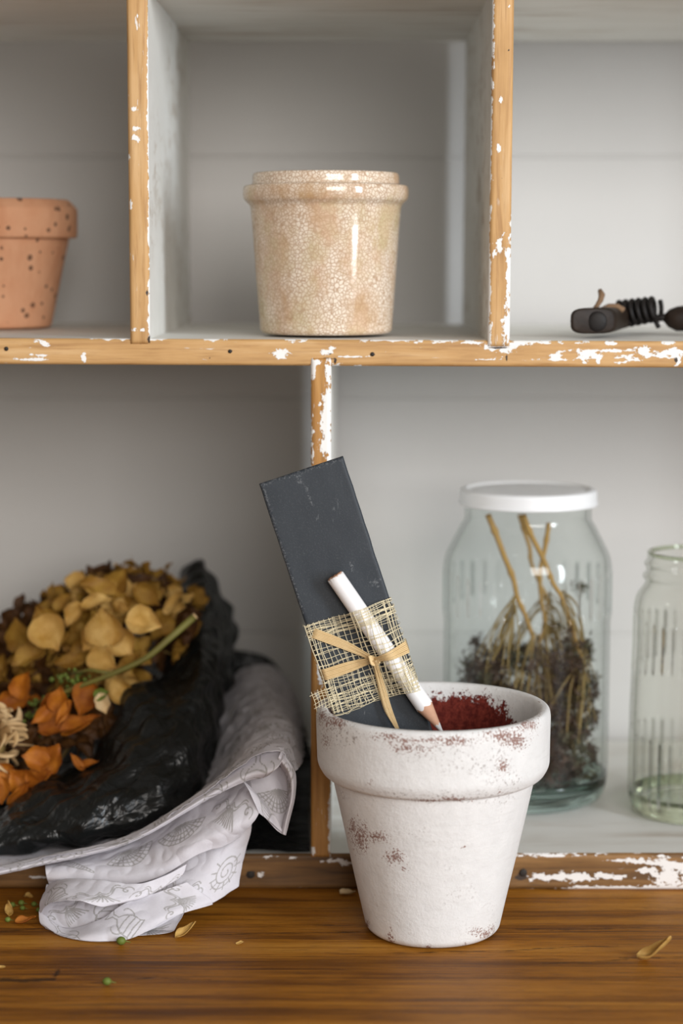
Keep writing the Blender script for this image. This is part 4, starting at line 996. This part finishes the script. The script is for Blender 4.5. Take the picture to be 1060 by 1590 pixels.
# E: looped front fold rolled over D at the left (pocket)
Ee = surf([[(76, 1372, .964), (105, 1364, .950), (150, 1366, .942), (210, 1372, .940), (250, 1362, .944), (290, 1342, .948)],
           [(62, 1398, .950), (92, 1380, .938), (140, 1388, .930), (195, 1396, .932), (235, 1388, .940), (280, 1362, .947)],
           [(60, 1420, .944), (78, 1402, .930), (118, 1398, .924), (160, 1408, .927), (195, 1402, .936), (235, 1390, .943)]], 200, 80)
Ff = surf([[(60, 1415, .944), (100, 1440, .932), (150, 1430, .930), (190, 1405, .936), (225, 1392, .942), (290, 1370, .946)],
           [(62, 1432, .938), (100, 1455, .924), (150, 1450, .920), (205, 1436, .925), (260, 1412, .935), (325, 1395, .946)],
           [(70, 1442, .936), (105, 1460, .923), (150, 1467, .917), (210, 1455, .921), (262, 1426, .932), (330, 1404, .947)]], 260, 110)
Gg = surf([[(190, 1440, .940), (225, 1432, .941), (262, 1415, .945), (292, 1405, .950)], [(178, 1463, .924), (220, 1459, .926), (262, 1452, .930), (282, 1424, .940)]], 100, 40)
sheets = [A, Bs, Rt, In, Wg, Cc, Dd, Ee, Ff, Gg]
for i, (s_, amp, lo) in enumerate(zip(sheets, (.0018, .0003, .0003, .0006, .0005, .0010, .0012, .0007, .0008, .0007), (.0205, .0, .0, .0, 0, .0, .0012, .0012, .0008, .0008))):
    soft(s_, amp, 55, lo, i * 3.3)
# keep paper clear of the shelf's lower board
for s_ in sheets:
    m_ = (s_[..., 1] > .994) & (s_[..., 2] < .0205); s_[..., 2][m_] = .0205
me, at_ = gridmesh(sheets, [inked(s_, 20 + i) for i, s_ in enumerate(sheets)])
fattr(me, 'ink', at_)
tp = tag(link('tissue_paper', me, M['tissue'], None, (-.13, .96, .0)), 'crumpled white tissue paper printed with grey ornaments under the black wrapping', 'tissue paper')
sm = tp.modifiers.new('thick', 'SOLIDIFY'); sm.thickness = .00012

# ================================================================ DRIED HYDRANGEAS
def petal(mb, org, fwd, nrm, ln, wd, cup, curl, twist=0, sd=0):
    """a rounded sepal: starts at org, grows along fwd, its face looks along nrm"""
    fwd = fwd.normalized(); nrm = (nrm - fwd * nrm.dot(fwd)).normalized(); side = fwd.cross(nrm)
    nu, nv = 10, 11; v = []; uv = []; f = []
    for j in range(nv):
        t = j / (nv - 1); w = wd * (math.sin(PI * min(1, t * .93 + .03) ** .72) ** .75) * (1 + .22 * mnoise.noise(Vector((t * 3.5, sd, 0))))
        for i in range(nu):
            s = (i / (nu - 1) - .5) * 2
            z = cup * (s * s - .3) * w * .5 + curl * t * t * ln + .14 * ln * mnoise.noise(Vector((s * 1.6 + sd, t * 2.4, sd * 2))) + twist * s * t * wd * .5
            ll = ln * t * (1 - .10 * s * s * t)
            v.append(org + fwd * ll + side * (s * w * .5) + nrm * z); uv.append((.5 + s * .5 * w / wd, t))
    f = [(j * nu + i, j * nu + i + 1, (j + 1) * nu + i + 1, (j + 1) * nu + i) for j in range(nv - 1) for i in range(nu - 1)]
    mb.add(v, f, uv)
def floret(root, c, nrm, size, mat, npet=4, spin=None, open_=.25, name='floret', sdd=None):
    m = MB(); nrm = nrm.normalized(); a = nrm.orthogonal().normalized(); b = nrm.cross(a); s0 = U(0, 6) if spin is None else spin
    for k in range(npet):
        an = s0 + 2 * PI * k / npet + U(-.2, .2); d = a * math.cos(an) + b * math.sin(an)
        petal(m, c + d * size * .04, (d + nrm * (open_ + U(-.15, .35))).normalized(), nrm - d * U(.0, .3), size * U(.85, 1.15), size * U(.85, 1.1), U(-1.0, 1.2), U(-.45, .35), U(-.8, .8), R_() * 9)
    m.ball(c + nrm * size * .05, size * .07, None, None, 6, 4)
    return m.build(name, mat, root)
def head(label, cpx, rad, n, mats, sizes, stemfn=None, flatten=(1, 1, 1), lim=None, cat='hydrangea', reject=None):
    c = atY(*cpx); o = thing('dried_hydrangea', tuple(c), label, cat)
    k = 0; tries = 0; pts = []
    while k < n and tries < 5000:
        tries += 1
        d = Vector((random.gauss(0, 1), random.gauss(0, 1), random.gauss(0, 1))).normalized()
        if d.y > .35 or d.z < -.75: continue
        p = c + Vector((d.x * rad * flatten[0], d.y * rad * flatten[1], d.z * rad * flatten[2])) * U(.86, 1.04)
        if p.z < .03: continue
        if reject and reject(proj(p)): continue
        if any((p - q).length < sizes[0] * .85 for q in pts): continue
        pts.append(p); floret(o, p, (d + Vector((U(-.45, .45), U(-.6, .1), U(-.4, .4)))), U(*sizes), mats[min(int(len(mats) * R_() ), len(mats) - 1)]); k += 1
    # inner florets coloured dark for the shade between petals, and the little branching stalks
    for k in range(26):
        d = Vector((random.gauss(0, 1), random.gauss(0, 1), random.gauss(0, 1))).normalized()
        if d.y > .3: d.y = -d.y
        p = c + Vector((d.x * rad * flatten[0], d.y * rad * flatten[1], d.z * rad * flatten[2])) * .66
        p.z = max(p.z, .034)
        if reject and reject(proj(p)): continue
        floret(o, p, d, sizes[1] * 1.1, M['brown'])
    m = MB()
    for p in pts: m.tube([c - Vector((0, -.005, rad * .5)), c.lerp(p, .5), p], .0005, 5, False)
    m.build('stalks', M['twig'], o)
    return o, c
random.seed(21)
behind = lambda q: q[0] > 300 or (q[0] > 225 and q[1] > 1020) or (q[0] > 120 and q[1] > 1130)
hA, cA = head('golden tan dried hydrangea head, tallest, resting against the black wrapping', (190, 985, 1.135), .045, 62, [M['tan'], M['tan'], M['gold'], M['tan'], M['brown']], (.0085, .0125), flatten=(1.12, .9, .80), reject=behind)
hB, cB = head('brownish dried hydrangea head at the left edge behind the orange one', (30, 1035, 1.145), .046, 46, [M['tan'], M['brown'], M['brown']], (.0090, .0130), flatten=(1.1, .9, .80), reject=behind)
hC, cC = head('orange dried hydrangea head low in the front of the wrapping', (70, 1165, 1.075), .036, 12, [M['brown'], M['orange'], M['brown']], (.0085, .0115), flatten=(1.5, .8, .75), reject=lambda q: q[1] > 1225 - q[0] * .35 or q[0] > 200)
# the large sepals one can pick out, each where the photo shows it: (px, py, Y, size px, growth direction deg (0=right, 90=up), tilt towards up, cup)
def single(root, px, py, Y, spx, deg, mat, wide=1.0, nz=.35, nx=0, cup=.65, curl=.12, name='sepal'):
    k = spx / F * Y; a = math.radians(deg); d = Vector((math.cos(a), U(-.12, .12), math.sin(a)))
    m = MB(); c = atY(px, py, Y); petal(m, c - d * k * .5, d, Vector((nx, -1, nz)), k, k * wide, cup, curl, U(-.2, .2), R_() * 9); return m.build(name, mat, root)
for a in [(162, 972, 1.070, 64, 95, 'gold', 1.0), (146, 992, 1.078, 50, 230, 'gold', .9), (190, 1000, 1.076, 46, -50, 'gold', 1.0), (224, 967, 1.066, 58, -15, 'gold', .85, .6), (76, 984, 1.078, 62, -60, 'gold', .95), (70, 962, 1.085, 54, 120, 'tan', .9),
          (160, 1026, 1.072, 50, -30, 'gold', .9), (150, 915, 1.090, 60, 170, 'tan', .7, 1.4), (152, 938, 1.082, 54, 10, 'gold', .6, 1.5), (100, 935, 1.090, 40, 40, 'tan', .6, 1.0), (184, 903, 1.10, 48, 60, 'tan', .8), (270, 936, 1.10, 46, 52, 'gold', .42, .4, -.6),
          (178, 926, 1.095, 40, 0, 'tan', .6, 1.0), (228, 925, 1.10, 48, -40, 'tan', .75), (45, 1022, 1.085, 58, -150, 'tan', .7, 1.2), (108, 1030, 1.08, 48, -170, 'tan', .6, 1.2), (188, 1076, 1.062, 50, -60, 'gold', .75), (204, 1030, 1.075, 52, 35, 'tan', .5, 1.0),
          (115, 955, 1.086, 46, -120, 'gold', .6, .8), (130, 1010, 1.088, 56, 200, 'tan', .8), (30, 985, 1.10, 60, 100, 'tan', .8), (95, 1000, 1.09, 44, 40, 'tan', .5, 1.)]:
    px, py, Y, s, dg, mt = a[:6]; single(hA, px, py, Y, s, dg, M[mt], *(a[6:]))
for a in [(70, 1108, 1.045, 54, 215, 'orange', .5, .3, .3), (92, 1085, 1.045, 44, 80, 'orange', .8), (98, 1108, 1.042, 48, 240, 'orange', .42), (76, 1090, 1.05, 44, 225, 'orange', .55, .4, .6), (133, 1086, 1.052, 56, -110, 'orange', .85), (100, 1130, 1.048, 84, 5, 'orange', .5, 1.3),
          (126, 1125, 1.046, 70, 20, 'orange', .5, 1.0), (36, 1062, 1.06, 50, 60, 'orange', .7), (16, 1090, 1.065, 60, 200, 'orange', .6), (55, 1178, 1.028, 44, 170, 'orange', .95, .5), (80, 1176, 1.034, 52, 60, 'orange', .85), (62, 1208, 1.028, 50, 20, 'orange', .75, .8),
          (32, 1212, 1.030, 54, 130, 'orange', .9), (30, 1230, 1.022, 54, 50, 'orange', .40, .3, .6), (2, 1200, 1.030, 40, 150, 'orange', .9), (0, 1228, 1.026, 44, -80, 'orange', .8), (120, 1182, 1.036, 34, 130, 'orange', .42), (138, 1186, 1.036, 34, 8, 'orange', .4, .8), (192, 1119, 1.062, 22, 10, 'orange', .6)]:
    px, py, Y, s, dg, mt = a[:6]; single(hC, px, py, Y, s, dg, M[mt], *(a[6:]))
single(hC, 160, 1092, 1.043, 34, -75, M['cream'], .75); single(hC, 158, 1078, 1.044, 26, 20, M['bud'], .8)
# green stem of the big head, running out to the right
m = MB(); m.tube([Vector(q) for q in catmull([atY(*p) for p in ((60, 1090, 1.06), (128, 1064, 1.052), (175, 1046, 1.050), (226, 1022, 1.052), (262, 992, 1.056), (301, 958, 1.062))], 24)], [.0011 + .0009 * i / 23 for i in range(24)], 10)
m.tube([atY(*p) for p in ((175, 1046, 1.050), (140, 1040, 1.055), (110, 1046, 1.06))], [.0011, .0009, .0007], 8); m.build('stem', M['gstem'], hA)
m = MB(); m.tube([atY(*p) for p in ((301, 958, 1.062), (304, 955.5, 1.0623))], [.0019, .0018], 10); m.build('cut_end', M['cream'], hA)
m = MB()
for _ in range(120):
    x, y = random.choice([(45, 1128, ), (60, 1095), (78, 1160), (52, 1110), (118, 1052), (100, 1060), (20, 1245), (153, 1178)]); p = atY(x + random.gauss(0, 10), y + random.gauss(0, 8), 1.062 + U(-.006, .006)); m.ball(p, U(.0007, .0015), None, None, 6, 4)
m.build('green_buds', M['bud'], hC)['kind'] = 'stuff'
# curled cream flower at the frame's left edge
def mum():
    c = atY(-14, 1150, 1.045); o = thing('dried_cream_flower', tuple(c), 'cream dried flower of curled narrow petals at the left edge', 'dried flower'); random.seed(4)
    for k in range(84):
        d = Vector((random.gauss(0, 1), random.gauss(0, 1), random.gauss(0, 1))).normalized()
        if d.y > .3: d.y *= -1
        s = Vector((random.gauss(0, 1), random.gauss(0, 1), random.gauss(0, 1))); s = (s - d * s.dot(d)).normalized()
        R0 = Vector((.012, .014, .019)); b = c + Vector((d.x * R0.x, d.y * R0.y, d.z * R0.z)) * .75; l = U(.006, .010); cu = U(.8, 2.6); pts = []
        for i in range(12):
            t = i / 11; an = cu * t; pts.append(b + d * (l * math.sin(an) / cu * 1.6) + s * (l * (1 - math.cos(an)) / cu * 1.6))
        m = MB(); m.tube(pts, [.0024 * math.sin(PI * (.15 + .8 * i / 11)) for i in range(12)], 6, True, .28, up=tuple(d.cross(s))); m.build('petal', M['cream'], o)
    m = MB(); m.ball(c, .008, .009, .013, 14, 10); m.build('center', M['twig'], o)
mum()

# ================================================================ CRUMBS ON THE TABLE
def crumb(name, px, py, spx, deg, mat, lab, cat, wide=.45, curl=.5, cup=.9, z=.0012, grp=None):
    p = atZ(px, py, z); k = spx / F * 1.0; a = math.radians(deg); d = Vector((math.cos(a), math.sin(a) * 2.2, 0)).normalized()
    m = MB(); petal(m, p - d * k * .5, d, Vector((0, -.55, 1)), k, k * wide, cup, curl, .4, R_() * 9)
    zm = min(v[2] for v in m.v); m.v = [(v[0], v[1], v[2] - zm + .0003) for v in m.v]
    o = m.build(name, mat, None, (p.x, p.y, 0)); tag(o, lab, cat, grp)
    so = o.modifiers.new('thick', 'SOLIDIFY'); so.thickness = .0003; return o
random.seed(9)
crumb('fallen_petal', 1013, 1486, 46, 0, M['gold'], 'pale curled petal lying alone at the table\'s right edge', 'petal', .36, .95, 1.6)
crumb('fallen_petal', 286, 1450, 34, 25, M['gold'], 'pale curled petal right beside the tissue paper\'s lowest corner', 'petal', .4, .5, 1.2)
crumb('fallen_petal', 540, 1386, 26, 0, M['cream'], 'cream petal scrap against the lower board left of white pot', 'petal', .5, .1)
crumb('fallen_petal', 45, 1391, 20, -20, M['gold'], 'small golden petal nearest the lower board at far left', 'petal', .5, .1)
crumb('fallen_petal', 14, 1416, 24, 120, M['gold'], 'golden petal crumb among green buds left of the tissue', 'petal', .5, .5)
crumb('fallen_petal', 40, 1430, 32, 10, M['orange'], 'orange brown curled petal left of the tissue paper', 'petal', .55, .2, .8)
crumb('fallen_petal', 3, 1499, 10, 0, M['gold'], 'tiny pale petal scrap at the left edge of table', 'petal', .4, .1)
crumb('fallen_petal', 372, 1462, 12, 10, M['gold'], 'tiny pale petal scrap to the right of the tissue', 'petal', .4, .2)
for (x, y, s, lab) in ((19, 1405, .0014, 'green bud at the left end of the bud cluster by the tissue'), (33, 1402, .0014, 'green bud in the middle of the bud cluster by the tissue'), (35, 1410, .0012, 'small green bud just below the middle of the cluster'), (53, 1404, .0013, 'green bud at the right end of the bud cluster by the tissue'), (12, 1428, .0013, 'green bud nearest the orange curled petal'), (188, 1461, .0020, 'green bud half hidden under the tissue\'s lowest fold'), (166, 1524, .0018, 'lone green bud on open table near the bottom left'), (60, 1413, .0012, 'green bud touching the left side of the tissue paper')):
    p = atZ(x, y, s); o = thing('fallen_bud', (p.x, p.y, 0), lab, 'bud'); m = MB(); m.ball((p.x, p.y, s + .0001), s * 1.15, s, s, 12, 8); m.build('bud', M['bud'], o)
    m = MB(); m.tube([(p.x + s * .8, p.y, s), (p.x + s * 2.2, p.y + s * .5, s * .5)], [s * .25, s * .12], 5); m.build('stalk', M['gstem'], o)
